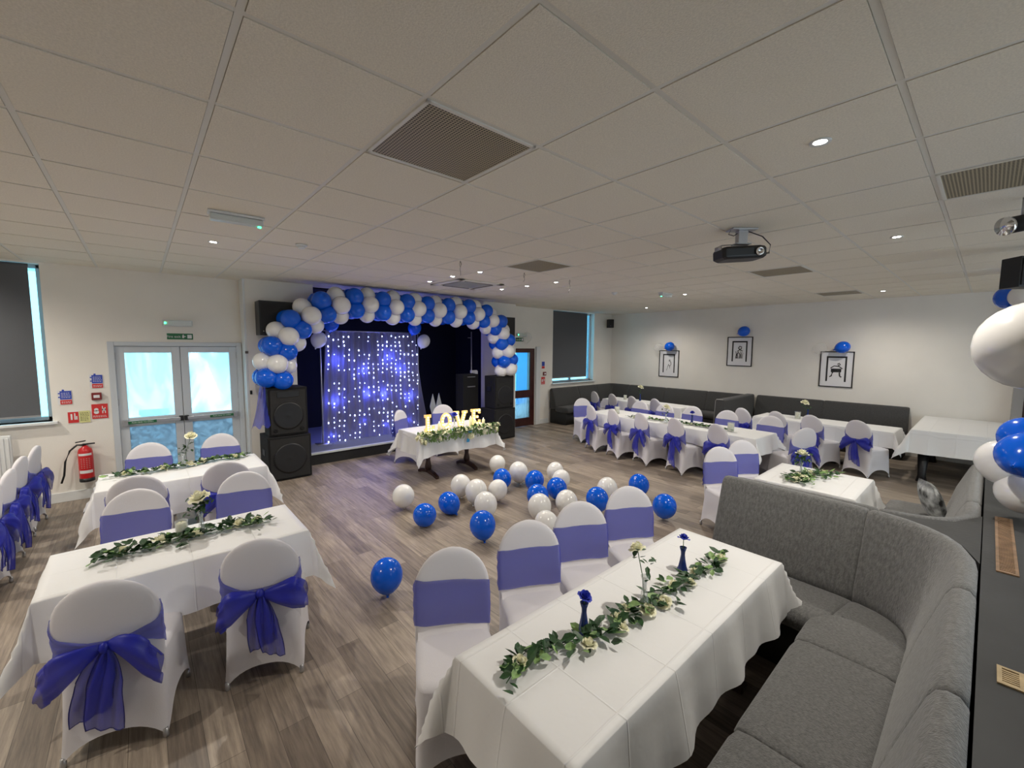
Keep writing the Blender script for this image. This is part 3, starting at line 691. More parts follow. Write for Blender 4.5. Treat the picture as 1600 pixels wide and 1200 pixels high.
def band_mesh(var=0):
    m = MB(); rows = 7; rs = []; n = 22
    for i in range(rows+1):
        v = i/rows; r = []
        for k in range(2*n):
            a = 2*pi*k/(2*n)+pi; c, s_ = cos(a), sin(a)
            rear = max(0, -s_)
            z0b = 0
            z0, z1 = .515, .770
            if rear:
                w = rear**.8; kn = .605; z0 = z0*(1-w)+(kn-.025)*w; z1 = (z1+.01)*(1-w)+(kn+.03)*w
            z = z0+(z1-z0)*v + .006*sin(k*.9+var)*(.3+rear)
            if var == 4: z += .022*c*(1-rear)
            hw, yc, hd = back_prof(z); off = .005+.004*(sin(v*17+c*2+var) if rear else sin(v*9+var)*.4)+.006*rear
            x = (hw+off)*math.copysign(abs(c)**.6, c); y = yc+(hd+off)*math.copysign(abs(s_)**.7, s_)+.02*(x/.21)**2
            r.append((x, y, z))
        rs.append(r)
    m.rings(rs); return m
def loop_mesh(side, var):
    m = MB(); rs = []; rnd = random.Random(var*7+side); small = var > 2; L = (.11 if small else .21)+.05*rnd.random(); dr = .05+.10*rnd.random(); n = 26
    ph = rnd.uniform(0, 6)
    for i in range(15):
        t = i/14; hh = (.014+.088*min(1, t*1.5)**.9*(1-.25*t**6)); th = .008+.030*sin(pi*min(1, t*.9)); r = []
        if small: hh *= .7
        for k in range(n):
            a = 2*pi*k/n; fold = .010*sin(5*a+ph+t*2)*t
            r.append((side*(.008+L*(t-.10*t*cos(a+.5)**2*(t > .8))), -.060-.7*th-.012*t+(th+fold)*sin(a), .605-dr*t*t+(hh+fold*1.3)*cos(a)-.012*t+.012*sin(4*t+ph)))
        rs.append(r)
    m.rings(rs, cap0=True); return m
def tail_mesh(side, var):
    m = MB(); rs = []; rnd = random.Random(var*13+side*5); L = (.36 if side > 0 else .28)+.12*rnd.random(); lean = random.Random(var).uniform(-.05, .04)
    sl = lean+side*.02; W2 = .055+.025*rnd.random()
    for i in range(19):
        t = i/18; w = .010+W2*min(1, t*2.2)**.8*(1-.18*t)
        rs.append([(sl*t+side*.008+w*u*(1+.06*sin(t*9)), -.074-.006*side-.018*sin(pi*t*.8)+.010*sin(u*7+t*5+var)-.012*t, .60-L*t-(.05*(u*side+1)*.5*(t**6))) for u in [-1+.2*j for j in range(11)]])
    m.rings(rs, close=False); return m
def chair_make(var):
    def f():
        o = thing('banquet_chair', '', 'chair')
        if 'cov' not in PROTO: PROTO['cov'] = cover_mesh().build('chair_cover', SPAN, o)
        else:
            c = PROTO['cov'].copy(); COL.objects.link(c); c.parent = o
        band_mesh(var).build('sash_band', ORG, o)
        for s in (-1, 1):
            loop_mesh(s, var).build('bow_loop', ORGB, o)
            t = tail_mesh(s, var); tl = t.build('bow_tail', ORGB, o, solid=0)
            e = MB(); n = 11; pts = [t.v[i*n] for i in range(19)]+[t.v[18*n+j] for j in range(1, n)]+[t.v[i*n+n-1] for i in range(17, -1, -1)]
            e.tube(pts, .0026, 4); e.build('tail_hem', HEM, tl)
        k = MB(); k.lathe([(.001, -.03), (.018, -.022), (.024, 0), (.018, .022), (.001, .03)], 12, M=T(0, -.072, .605), cap=False); k.build('bow_knot', ORGB, o)
        for sx in (-1, 1):
            for y in (-.03, .43):
                ft = MB(); ft.lathe([(.012, 0), (.014, .012), (.012, .05)], 10, M=T(sx*.205, y, 0)); ft.build('chair_foot', METAL, o)
        return o
    return f
CH = [  # x, y, facing angle (0 = +y), variant, label, group
    (1.29, 1.97, 152, 4, 'white covered chair with crooked blue band, first in row behind the front garland table'),
    (1.90, 1.96, 152, 3, 'white covered chair with blue sash, second from the left behind the front garland table'),
    (2.44, 1.96, 151, 3, 'white covered chair with blue sash, third from the left behind the front garland table'),
    (3.03, 1.92, 150, 3, 'white covered chair with blue sash, last on the right behind the front garland table'),
    (-.19, 2.90, -16, 1, 'white covered chair with big blue bow, largest chair at bottom left'),
    (.50, 2.92, -20, 2, 'white covered chair with blue bow tails, right of the largest chair'),
    (-.09, 4.48, 166, 3, 'white covered chair with flat blue band, left one behind the nearer left table'),
    (.66, 4.48, 164, 3, 'white covered chair with flat blue band, right one behind the nearer left table'),
    (-.08, 5.06, -8, 0, 'white covered chair with blue bow, left one in front of the farther left table'),
    (.61, 5.10, -12, 2, 'white covered chair with blue bow, right one in front of the farther left table'),
    (.02, 6.56, 168, 3, 'white covered chair with blue band, left one of two backing onto the glass doors'),
    (.74, 6.66, 165, 3, 'white covered chair with blue band, right one of two backing onto the glass doors'),
    (-1.0, 7.22, 84, 1, 'white covered chair at the left edge, farthest of its row, nearest the extinguisher'),
    (-1.03, 6.62, 82, 2, 'white covered chair at the left edge, second from the far end of its row'),
    (-1.02, 6.02, 84, 0, 'white covered chair at the left edge, third from the far end of its row'),
    (-1.02, 5.42, 82, 1, 'white covered chair cut by the left edge, nearest of its row'),
    (3.56, 7.10, 212, 3, 'white covered chair turned sideways at the left end of the sweetheart table'),
    (4.53, 7.22, 158, 3, 'white covered chair straight behind the LOVE letters of the sweetheart table'),
    (6.90, 5.32, -115, 0, 'white chair with blue bow, aisle side of the long table, farthest of five'),
    (6.78, 4.70, -115, 2, 'white chair with blue bow, aisle side of the long table, second from the far end'),
    (6.78, 4.10, -115, 1, 'white chair with blue bow, aisle side of the long table, middle of five'),
    (6.74, 3.42, -115, 0, 'white chair with blue bow, aisle side of the long table, fourth from the far end'),
    (6.72, 2.72, -115, 2, 'white chair with wide blue bow, aisle side of the long table, nearest of five'),
    (7.60, 6.14, 152, 3, 'white chair with flat blue band at the far head of the long table'),
    (7.43, 1.78, -32, 1, 'white chair with deep blue bow at the near head of the long table'),
    (8.20, 5.04, 87, 3, 'white chair on the wall side of the long table, farthest of five'),
    (8.22, 4.46, 87, 3, 'white chair on the wall side of the long table, second from the far end'),
    (8.29, 3.90, 87, 3, 'white chair on the wall side of the long table, middle one showing its blue band'),
    (8.27, 3.22, 87, 3, 'white chair on the wall side of the long table, fourth from the far end'),
    (8.19, 2.46, 87, 3, 'white chair on the wall side of the long table, nearest of five'),
    (9.10, 6.92, -114, 0, 'white chair with blue bow at the far corner table, farthest of four'),
    (9.00, 6.28, -114, 1, 'white chair with blue bow at the far corner table, second from the far end'),
    (8.93, 5.66, -114, 2, 'white chair with blue bow at the far corner table, third from the far end'),
    (8.93, 5.05, -114, 0, 'white chair with blue bow at the far corner table, nearest of four'),
    (8.93, 3.16, -118, 2, 'white chair with blue bow at the wall bench table, farthest of four'),
    (8.96, 2.57, -118, 1, 'white chair with blue bow at the wall bench table, second from the far end'),
    (8.96, 2.02, -118, 0, 'white chair with blue bow at the wall bench table, second nearest, seat to its right'),
    (8.92, 1.36, -118, 2, 'white chair with full blue bow at the wall bench table, nearest of four'),
    (5.12, 2.03, 146, 3, 'white chair with wide lavender band, left one of the pair at the small bench table'),
    (5.72, 2.00, 146, 3, 'white chair with wide lavender band, right one of the pair at the small bench table')]
for x, y, a, v, lab in CH:
    instance('chair%d' % v, chair_make(v), (x, y, 0), a, lab, 'chair', 'white covered banquet chairs')

# ------------------------------------------------------------------ tables and cloths
def cloth(L, Wd, z, drop, seed, cell=.045, flare=.05, amp=.018, taper=1.0):
    rnd = random.Random(seed); m = MB(); nx = int((L+2*drop)/cell); ny = int((Wd+2*drop)/cell)
    ph = [rnd.uniform(0, 6) for _ in range(8)]; side = [drop*rnd.uniform(.92, 1.08) for _ in range(4)]
    rs = []
    def lin(p, q): n_ = max(1, int((q-p)/cell+.5)); return [p+(q-p)*k/n_ for k in range(n_)]
    A_ = lin(-drop, -.012)+[-.012, -.004]+lin(0, L)+[L, L+.004]+lin(L+.012, L+drop)+[L+drop]
    B_ = lin(-drop, -.012)+[-.012, -.004]+lin(0, Wd)+[Wd, Wd+.004]+lin(Wd+.012, Wd+drop)+[Wd+drop]
    for b in B_:
        r = []
        for a in A_:
            dx = max(0, -a, a-L); dy = max(0, -b, b-Wd); sx = -1 if a < 0 else 1; sy = -1 if b < 0 else 1
            x, y = min(max(a, 0), L), min(max(b, 0), Wd); hp = sqrt(dx*dx+dy*dy)
            zz = z
            if hp > 0:
                k = min(1, hp/drop)
                zz = z-hp*(.97)
                cm = min(dx, dy)
                wv = amp*k*(sin(a*11+ph[0])+.6*sin(a*23+ph[1]) if dy >= dx else sin(b*12+ph[2])+.6*sin(b*25+ph[3]))
                ox_ = flare*k*(dx/hp)+.45*cm*(dx/hp); oy_ = flare*k*(dy/hp)+.45*cm*(dy/hp)
                x += sx*(ox_+wv*(dx/hp)); y += sy*(oy_+wv*(dy/hp))
                zz += .012*sin(a*5+b*4+ph[4])*k
            else:
                zz += .0012*sin(a*9+ph[5])*sin(b*7+ph[6])
            zz = max(zz, .01)
            e = min(1, hp/.02); x += sx*.004*e*(dx > 0); y += sy*.004*e*(dy > 0)
            r.append((x-L/2, y-Wd/2, zz+.004))
        rs.append(r)
    m.rings(rs, close=False); return m
def table(L, Wd, z, loc, rz, label, style, group=None):
    o = thing('banquet_table', label, 'table', loc, rz, group)
    m = MB(); m.box(-L/2+.015, L/2-.015, -Wd/2+.015, Wd/2-.015, z-.03, z); m.build('tabletop', DWOOD, o, False)
    for s in (-1, 1):
        x = s*(L/2-.32)
        if style == 'pedestal':
            m = MB(); m.lathe([(.05, .09), (.055, .16), (.035, .25), (.045, .42), (.03, .55), (.06, z-.05), (.09, z-.03)], 16, M=T(x, 0, 0)); c = m.build('pedestal', DWOOD, o)
            m = MB()
            for q in (-1, 1):
                m.rings([[(x+dx, q*yy, zz) for dx, zz in ((-.03, z0), (.03, z0), (.03, z1), (-.03, z1))] for yy, z0, z1 in ((0, .05, .12), (.18, .03, .09), (.29, 0, .045))], cap0=True, cap1=True)
            m.build('foot', DWOOD, c, False, bevel=.008)
        else:
            m = MB(); m.box(x-.04, x+.04, -.05, .05, .04, z-.03); c = m.build('pedestal', DWOOD, o, False, bevel=.01)
            m = MB(); m.box(x-.04, x+.04, -Wd*.40, Wd*.40, 0, .05); m.box(x-.03, x+.03, -Wd*.38, Wd*.38, z-.08, z-.03); m.build('foot', DWOOD, c, False, bevel=.01)
    return o
def tbl(name, x0, x1, y0, y1, z, drop, rz, label, clabel, style, seed, **k):
    L, Wd = x1-x0, y1-y0; cx, cy = (x0+x1)/2, (y0+y1)/2
    table(L, Wd, z, (cx, cy, 0), rz, label, style, 'dark wood tables under cloths')
    c = cloth(L, Wd, z, drop, seed, **k).build('tablecloth', CLOTH, loc=(cx, cy, 0)); c.rotation_euler = (0, 0, radians(rz))
    tag(c, clabel, 'tablecloth', 'white tablecloths')
tbl('t1', .975, 3.01, .79, 1.47, .75, .33, 0, 'dark wooden table under the large cloth in the front, beside the grey curved bench', 'creased white tablecloth with the blue rose vases, nearest the camera', 'post', 1, cell=.035)
tbl('t2', -.50, .87, 3.25, 3.93, .75, .32, 0, 'dark wooden table of the nearer left place, its leg showing under the cloth', 'white tablecloth on the nearer left table, with the big rose vase', 'post', 2)
tbl('t3', -.38, 1.02, 5.36, 6.06, .75, .33, 0, 'dark wooden table of the farther left place, before the glass doors', 'white tablecloth on the farther left table, before the glass doors', 'post', 3)
tbl('t4', 3.14, 4.55, 5.62, 6.35, .75, .33, 0, 'dark carved pedestal table carrying the LOVE letters', 'white draped cloth hanging in folds under the LOVE letters', 'pedestal', 4, amp=.028)
tbl('t5', 7.02, 7.80, 2.24, 5.56, .74, .26, -3, 'long dark table in the middle of the right-hand side, under a white cloth', 'long white tablecloth with small candles, longest cloth on the right side', 'post', 5)
tbl('t6', 9.22, 9.82, 4.55, 6.80, .74, .26, -3, 'dark table of the far corner under the blind, mostly hidden by its cloth', 'white tablecloth on the table in the far corner bench', 'post', 6)
tbl('t7', 9.30, 10.0, .95, 3.10, .74, .28, -2, 'dark table at the wall bench below the right-hand pictures', 'white tablecloth with an upturned corner at the wall bench below the pictures', 'post', 7)
tbl('t8', 4.80, 5.70, .72, 1.56, .75, .32, 0, 'small dark table behind the grey divider bench', 'white tablecloth on the small table behind the grey divider bench', 'post', 8)
bt = thing('covered_games_table', 'big black-bodied table under a plain white sheet at the far right wall', 'table', (10.25, -.1, 0))
m = MB(); m.box(-1.02, 1.02, -.72, .82, .52, .83); m.build('table_body', BLK, bt, False, bevel=.02)
for sx in (-.9, .9):
    for sy in (-.6, .7): m = MB(); m.lathe([(.07, 0), (.05, .1), (.075, .52)], 14, M=T(sx, sy, 0)); m.build('leg', BLK, bt)
m = cloth(2.12, 1.62, .84, .36, 31, cell=.05, flare=.09, amp=.012); m.build('x', CLOTH).name = 'tablecloth'
c = bpy.data.objects['tablecloth'] if False else [o for o in COL.objects if o.data == bpy.data.meshes.get('x')][0]
c.data.name = 'tablecloth'; c.location = (10.25, -.05, 0); tag(c, 'plain white sheet over the big table at the far right wall', 'tablecloth', 'white tablecloths')

# ------------------------------------------------------------------ benches
def arc_path(pts, r, n=7):
    """polyline with a rounded middle corner(s); returns list of (p, inward normal)"""
    P = [Vector((*p, 0)) for p in pts]; out = [P[0]]
    for i in range(1, len(P)-1):
        a, b, c = P[i-1], P[i], P[i+1]; d1 = (a-b).normalized(); d2 = (c-b).normalized()
        p1, p2 = b+d1*r, b+d2*r
        for k in range(n+1):
            t = k/n; out.append((1-t)**2*p1+2*t*(1-t)*b+t*t*p2)
    out.append(P[-1]); return out
def along(P, step=.06):
    Q = []
    for a, b in zip(P, P[1:]):
        n = max(1, int((b-a).length/step))
        for k in range(n): Q.append(a+(b-a)*k/n)
    Q.append(P[-1]); return Q
def bench(name, label, pts, r, seams, H_=1.05, side=1, mt=None, plinth=True, lean=.15, depth=.60, group='upholstered benches'):
    mt = mt or BENCH
    P = along(arc_path(pts, r)); n = len(P); L = [0]
    for a, b in zip(P, P[1:]): L.append(L[-1]+(b-a).length)
    nor = []
    for i in range(n):
        d = (P[min(i+1, n-1)]-P[max(i-1, 0)]).normalized(); nor.append(Vector((-d.y, d.x, 0))*side)
    o = thing(name, label, 'bench', (0, 0, 0), 0, group)
    cuts = [0]+list(seams)+[L[-1]]
    def seg(prof_f, pname, a, b, m_, bev=0):
        idx = [i for i in range(n) if a+.004 < L[i] < b-.004]
        def at(s):
            for i in range(n-1):
                if L[i] <= s <= L[i+1]+1e-9:
                    t = (s-L[i])/max(1e-9, L[i+1]-L[i]); return P[i].lerp(P[i+1], t), nor[i].lerp(nor[i+1], t).normalized()
            return P[-1], nor[-1]
        S = [a, a+.006, a+.02]+[L[i] for i in idx if a+.03 < L[i] < b-.03]+[b-.02, b-.006, b]; rs = []
        for q, s in enumerate(S):
            p, nn = at(s); e = {0: .022, 1: .010, 2: .003, len(S)-3: .003, len(S)-2: .010, len(S)-1: .022}.get(q, 0)
            prof = prof_f(); cx = sum(u for u, _ in prof)/len(prof); cz = sum(v for _, v in prof)/len(prof)
            ring = []
            for u, v in prof:
                du, dv = u-cx, v-cz; k = sqrt(du*du+dv*dv)+1e-6
                u2, v2 = u-du/k*e, v-dv/k*e; w = p+nn*u2; ring.append((w.x, w.y, v2))
            rs.append(ring)
        mb = MB(); mb.rings(rs, cap0=True, cap1=True); return mb.build(pname, m_, o)
    th = .09
    bp = lambda: [(lean+.005, .40), (lean-.0, .52), (lean*.55+.012, .75), (.02, H_-.05), (.0, H_-.012), (-.025, H_), (-.055, H_-.004), (-.075, H_-.03), (-.078, .9*H_-.05), (-.08, .40)]
    spf = lambda: [(lean-.02, .36), (lean-.02, .455), (lean+.04, .475), (lean+.2, .485), (lean+depth-.22, .478), (lean+depth-.17, .465), (lean+depth-.15, .43), (lean+depth-.155, .37), (lean+depth-.19, .33), (lean+.05, .33)]
    pf = lambda: [(-.07, 0.0), (-.07, .40), (lean, .40), (lean, .33), (lean+depth-.22, .33), (lean+depth-.24, .0)]
    for a, b in zip(cuts, cuts[1:]):
        seg(bp, 'backrest', a, b, mt); seg(spf, 'seat_cushion', a, b, mt)
    seg(pf, 'plinth', .01, L[-1]-.01, PLINTH)
    return o
bench('corner_bench', 'large dark grey woven corner bench curving round the front table at lower right', [(3.64, 1.42), (3.58, .04), (.55, .04)], .52, (.95, 2.03, 2.9), side=-1, depth=.60)
bench('corner_bench', 'second grey corner bench behind the divider, holding the small cushion', [(3.90, 1.40), (3.90, .04), (6.15, .04)], .42, (.95, 1.9), H_=1.0, side=1)
bench('wall_bench', 'charcoal corner bench below the right window and along the picture wall to the divider', [(8.52, 7.98), (11.3, 7.98), (11.3, 4.0)], .12, (1.1, 2.0, 3.4, 4.6, 5.8), H_=.97, side=-1, mt=BENCH2)
bench('wall_bench', 'charcoal wall bench below the right-hand pictures, ending beside the white sheeted table', [(11.3, 3.72), (11.3, .98)], .1, (1.35,), H_=.98, side=-1, mt=BENCH2)
# ledge behind and between the benches
m = MB()
m.box(.4, 6.35, -1.1, -.045, 0, 1.0)
m.box(3.70, 3.80, .45, 1.40, .02, .99)
q = [(3.25, -.04), (3.48, .03), (3.60, .16), (3.69, .45), (3.80, .45), (3.83, .25), (3.93, .08), (4.2, -.04)]
m.rings([[(x, y, z) for x, y in q] for z in (.02, 1.0)], cap0=True, cap1=True)
lg = struct('partition_ledge', m, LEDGE)
del lg['kind']; lg['kind'] = 'structure'
for (x0, x1, y0, y1, mm, n, lab) in [(3.20, 4.26, -.172, -.095, BROWN, 46, 'long brown slatted grille in the dark ledge behind the bench'), (2.11, 2.23, -.155, -.092, TAN, 7, 'small tan slatted grille in the dark ledge near the right edge')]:
    o = thing('ledge_grille', lab, 'grille', (x0, y0, 1.0), 0, 'grilles in the ledge')
    f = MB(); w, d = x1-x0, y1-y0; f.box(0, w, 0, .012, 0, .006); f.box(0, w, d-.012, d, 0, .006); f.box(0, .012, .012, d-.012, 0, .006); f.box(w-.012, w, .012, d-.012, 0, .006); f.build('grille_frame', mm, o, False)
    f = MB(); f.box(.012, w-.012, .012, d-.012, .0, .002)
    for k in range(n): xx = .014+(w-.03)*k/n; f.box(xx, xx+(w-.03)/n*.55, .012, d-.012, .002, .005)
    f.build('slats', mm, o, False)
# divider between the two wall benches
dv = thing('bench_divider', 'dark upholstered divider standing out from the picture wall between the two wall benches', 'divider', (9.5, 3.86, 0))
m = MB(); m.rings([[(0, y, z) if i == 0 else (1.78, y, z) for y, z in [(-.13, 0), (-.09, .97), (-.07, .995), (.07, .995), (.09, .97), (.13, 0)]] for i in (0, 1)], cap0=True, cap1=True); m.build('padded_panel', BENCH2, dv, False, bevel=.01)
m = MB(); m.tube([(-.004, .13, .02), (-.004, .09, .96), (-.004, .07, .99), (-.004, -.07, .99)], .008, 6); m.build('piping', mat('pale_piping', (.35, .34, .32), .7), dv)
# cushion and flowers on second bench
cu = thing('scatter_cushion', 'small black and white patterned cushion leaning in the corner of the second grey bench', 'cushion', (5.62, .22, .50), 20)
m = MB(); rs = []
for i in range(13):
    t = -1+2*i/12; rs.append([(.19*t*(1-.08*(u*u)), .075*sqrt(max(0, (1-t*t)*(1-u*u)))*s, .19+.19*u*(1-.08*t*t)) for s, us in ((1, [-1+.2*j for j in range(11)]), (-1, [1-.2*j for j in range(11)])) for u in us])
m.rings(rs, M=Rx(-18)); m.build('cushion_cover', mat('mono_print', (.32, .33, .33), .9, var=.95, vscale=14), cu)

# ------------------------------------------------------------------ flowers
def rose_mesh(r=.032, seed=0):
    rnd = random.Random(seed); m = MB()
    for lay, (n, rr, hh, op) in enumerate([(3, .30, .95, .1), (4, .55, .9, .3), (5, .8, .75, .55), (6, 1.0, .5, .9)]):
        for k in range(n):
            a0 = 2*pi*k/n+lay*.5+rnd.uniform(-.1, .1); rs = []
            for i in range(5):
                t = i/4; row = []
                for j in range(5):
                    u = -1+j*.5; a = a0+u*(pi/n)*1.25*(sin(pi*(.2+.6*t)))
                    rad = r*rr*(.35+.65*sin(t*pi*.5)+op*.25*t*t); z = r*(1.25*hh*t-.25*u*u*t-.35*op*t**3)+.0
                    row.append((rad*cos(a), rad*sin(a), z))
                rs.append(row)
            m.rings(rs, close=False)
    m.lathe([(.001, -.1*r), (r*.4, 0), (r*.35, r*.8), (.001, r*1.0)], 10, cap=False)
    return m
def leaf(m, M, s=.045):
    m.add([(0, 0, 0), (-.28*s, .35*s, .04*s), (-.24*s, .7*s, .02*s), (0, 1.05*s, -.08*s), (.24*s, .7*s, .02*s), (.28*s, .35*s, .04*s), (0, .35*s, -.05*s), (0, .7*s, -.08*s)],
          [(0, 6, 1), (1, 6, 7, 2), (2, 7, 3), (0, 5, 6), (5, 4, 7, 6), (4, 3, 7)], M)
ROSE = {}
def rose(parent, loc, colm, s=1.0, name='rose_bloom', tilt=(0, 0)):
    if 'r' not in ROSE: ROSE['r'] = rose_mesh(); 
    key = colm.name
    if key not in ROSE: o = ROSE['r'].build(name, colm, parent); ROSE[key] = o
    else: o = ROSE[key].copy(); COL.objects.link(o); o.parent = parent; o.name = name
    o.location = loc; o.scale = (s,)*3; o.rotation_euler = (tilt[0], tilt[1], random.uniform(0, 6)); return o
def garland(label, pts, z, roses, nleaf, seed, rs=1.0, ls=.045, light=.25, ups=.6, group='rose garlands', sp=1.15):
    rnd = random.Random(seed); P0 = Vector((*pts[0], z)); o = thing('rose_garland', label, 'garland', P0, 0, group)
    V = [Vector((*p, 0))-Vector((pts[0][0], pts[0][1], 0)) for p in pts]
    def at(t):
        f = t*(len(V)-1); i = min(int(f), len(V)-2); return V[i].lerp(V[i+1], f-i)
    m = MB(); m.tube([at(i/30)+Vector((.012*sin(i*1.7), .015*sin(i*1.1), .008+.004*sin(i))) for i in range(31)], .0022, 5); m.build('vine', STEM, o)
    a, b = MB(), MB()
    for k in range(nleaf):
        t = (k+rnd.random())/nleaf; p = at(t)+Vector((rnd.gauss(0, .022), rnd.gauss(0, .028*sp), .012+rnd.random()*.02))
        M = T(*p)@Rz(rnd.uniform(0, 360))@Rx(rnd.uniform(0, 65)*ups)@Ry(rnd.uniform(-40, 40))
        leaf(b if rnd.random() < light else a, M, ls*rnd.uniform(.7, 1.25))
    a.build('dark_leaves', LEAF, o, False); b.build('pale_leaves', LEAF2, o, False)
    for (t, dx, dy, s) in roses:
        p = at(t)+Vector((dx, dy, .014)); rose(o, p, ROSEW, s*rs, tilt=(rnd.uniform(-.5, .5), rnd.uniform(-.5, .5)))
    return o
garland('long rose and leaf garland down the middle of the front table', [(1.04, 1.20), (1.25, 1.24), (1.50, 1.14), (1.72, 1.13), (1.92, 1.10), (2.2, 1.10), (2.5, 1.06), (2.78, 1.05)], .757,
        [(.06, .02, .02, 1), (.26, 0, -.05, 1.05), (.37, .04, -.06, .8), (.42, 0, .0, 1.1), (.49, 0, .04, .9), (.53, .02, -.04, 1.15), (.62, .0, -.05, 1.1), (.72, 0, .0, .9), (.75, .03, -.04, .85), (.83, .0, .02, .8), (.97, .0, 0, 1)], 210, 11, ls=.062, light=.2)
garland('rose and leaf garland with cream roses on the nearer left table', [(-.26, 3.62), (-.08, 3.63), (.08, 3.66), (.28, 3.66), (.48, 3.66), (.68, 3.57)], .757, [(.12, 0, .02, 1.1), (.35, 0, 0, 1.5), (.55, 0, -.04, 1.2), (.82, 0, 0, 1.2), (.9, .03, .03, 1)], 230, 12, ls=.062, light=.12, sp=1.7)
garland('rose and leaf garland on the farther left table', [(-.30, 5.86), (0, 5.84), (.3, 5.86), (.6, 5.94), (.92, 5.90)], .757, [(.1, 0, 0, 1), (.35, 0, 0, 1.3), (.55, 0, -.03, 1.5), (.62, .04, .02, 1.4), (.9, 0, 0, 1.2)], 170, 13, ls=.062, sp=1.6)
garland('garland of white roses and leaves on the small table behind the divider', [(4.92, 1.22), (5.1, 1.24), (5.3, 1.18), (5.55, 1.10)], .757, [(.1, 0, 0, 1.3), (.3, .0, -.05, 1.4), (.42, .02, .04, 1.2), (.7, 0, .02, 1.5), (.95, 0, 0, 1)], 190, 14, ls=.062, light=.4, sp=2.2)
garland('small leaf garland along the long right-hand table', [(7.15, 4.6), (7.25, 3.9), (7.3, 3.3), (7.22, 2.8)], .747, [(.05, 0, 0, 1), (.3, 0, 0, 1), (.6, 0, 0, 1.1), (.95, 0, 0, 1)], 230, 15, ls=.06, sp=1.5)
# sweetheart table swag: hangs over the front edge
sg = garland('full swag of cream roses and greenery along the front edge of the sweetheart table', [(3.10, 5.60), (3.35, 5.585), (3.7, 5.575), (4.0, 5.58), (4.3, 5.58), (4.6, 5.60)], .745,
        [(k/15, random.uniform(-.02, .02), random.uniform(-.03, .0), random.uniform(1.3, 1.8)) for k in range(16)], 330, 16, ls=.06, light=.55, ups=1.2)
gb = MB(); rnd = random.Random(5)
for k in range(260):
    t = rnd.random(); x = 1.5*t; d = rnd.random()**1.4*.12
    leaf(gb, T(x, -.04-.02*rnd.random(), -.01-d)@Rz(rnd.uniform(0, 360))@Rx(rnd.uniform(40, 140)), .055*rnd.uniform(.7, 1.2))
gb.build('hanging_leaves', LEAF2, sg, False)
for x, z, s in ((-.03, -.05, 1.5), (.04, -.08, 1.4), (-.06, -.0, 1.3), (.3, -.05, 1.3), (.9, -.09, 1.5), (1.2, -.06, 1.6), (1.42, -.04, 1.4)): rose(sg, (x, -.06, z), ROSEW, s, tilt=(1.2, 0))
def vase(label, loc, colm, h, rosec, stem_h, rs=1.0, green=0, group='bud vases with roses', lean=(0, 0)):
    o = thing('bud_vase', label, 'vase', loc, 0, group)
    m = MB(); m.lathe([(.001, 0), (.030, .002), (.032, .012), (.024, .03), (.017, h*.45), (.012, h*.68), (.013, h*.82), (.021, h), (.018, h), (.010, h*.82), (.009, h*.6), (.001, .05)], 20, cap=False); m.build('vase_body', colm, o)
    tip = Vector((lean[0], lean[1], stem_h)); m = MB(); m.tube([(0, 0, .05), (lean[0]*.3, lean[1]*.3, h), tip], .0025, 6)
    rnd = random.Random(int(loc[0]*100))
    m.build('stem', STEM, o)
    if green:
        m = MB()
        for k in range(green):
            t = rnd.uniform(.0, 1); p = Vector((0, 0, h)).lerp(tip, t)+Vector((rnd.gauss(0, .03), rnd.gauss(0, .03), rnd.gauss(0, .02)))
            leaf(m, T(*p)@Rz(rnd.uniform(0, 360))@Rx(rnd.uniform(-60, 60)), .042*rnd.uniform(.7, 1.3))
        m.build('foliage', LEAF, o, False)
    rose(o, tip, rosec, rs, tilt=(.25, -.25)); return o
vase('dark blue bud vase with a blue rose, nearer one on the front table', (1.53, 1.20, .755), BGLASS, .15, ROSEB, .175, .95)
vase('dark blue bud vase with a blue rose, farther one on the front table', (2.43, 1.16, .755), BGLASS, .15, ROSEB, .20, .95)
vase('clear footed bud vase with a tall white rose in the middle of the front table', (1.93, 1.12, .755), GLASS, .17, ROSEW, .31, 1.15, 14, lean=(-.03, .03))
vase('clear vase with a white rose and dark foliage on the nearer left table', (.27, 3.68, .755), GLASS, .16, ROSEW, .26, 1.8, 60)
vase('clear vase with a white rose on the farther left table', (.30, 5.82, .755), GLASS, .16, ROSEW, .34, 1.6, 20, lean=(.08, 0))
vase('vase with a white rose and greenery on the small table behind the divider', (5.22, 1.25, .755), GLASS, .16, ROSEW, .24, 1.7, 45)
vase('vase with a big cream rose on the long right-hand table', (7.18, 3.86, .745), GLASS, .16, ROSEW, .27, 2.0, 20)
vase('dark blue bud vase with a blue rose on the long right-hand table', (7.45, 3.50, .745), BGLASS, .16, ROSEB, .2, 1.1)
vase('vase with a white rose on the far corner table', (9.62, 5.9, .745), BGLASS, .18, ROSEW, .34, 2.0, 20)
vase('dark blue vase with a white rose and long sprigs on the wall bench table', (9.80, 2.30, .745), BGLASS, .18, ROSEW, .30, 2.0, 30, lean=(-.05, .05))
def cand_make():
    o = thing('candle_glass', '', 'candle')
    m = MB(); m.lathe([(.032, 0), (.034, .005), (.036, .10), (.033, .10), (.031, .01)], 20, cap=False); m.build('glass_jar', GLASS, o)
    m = MB(); m.lathe([(.028, .006), (.028, .085), (.02, .088)], 16); m.build('candle_wax', WAX, o)
    m = MB(); m.tube([(0, 0, .088), (0, 0, .10)], .0015, 5); m.build('wick', INK, o)
    return o
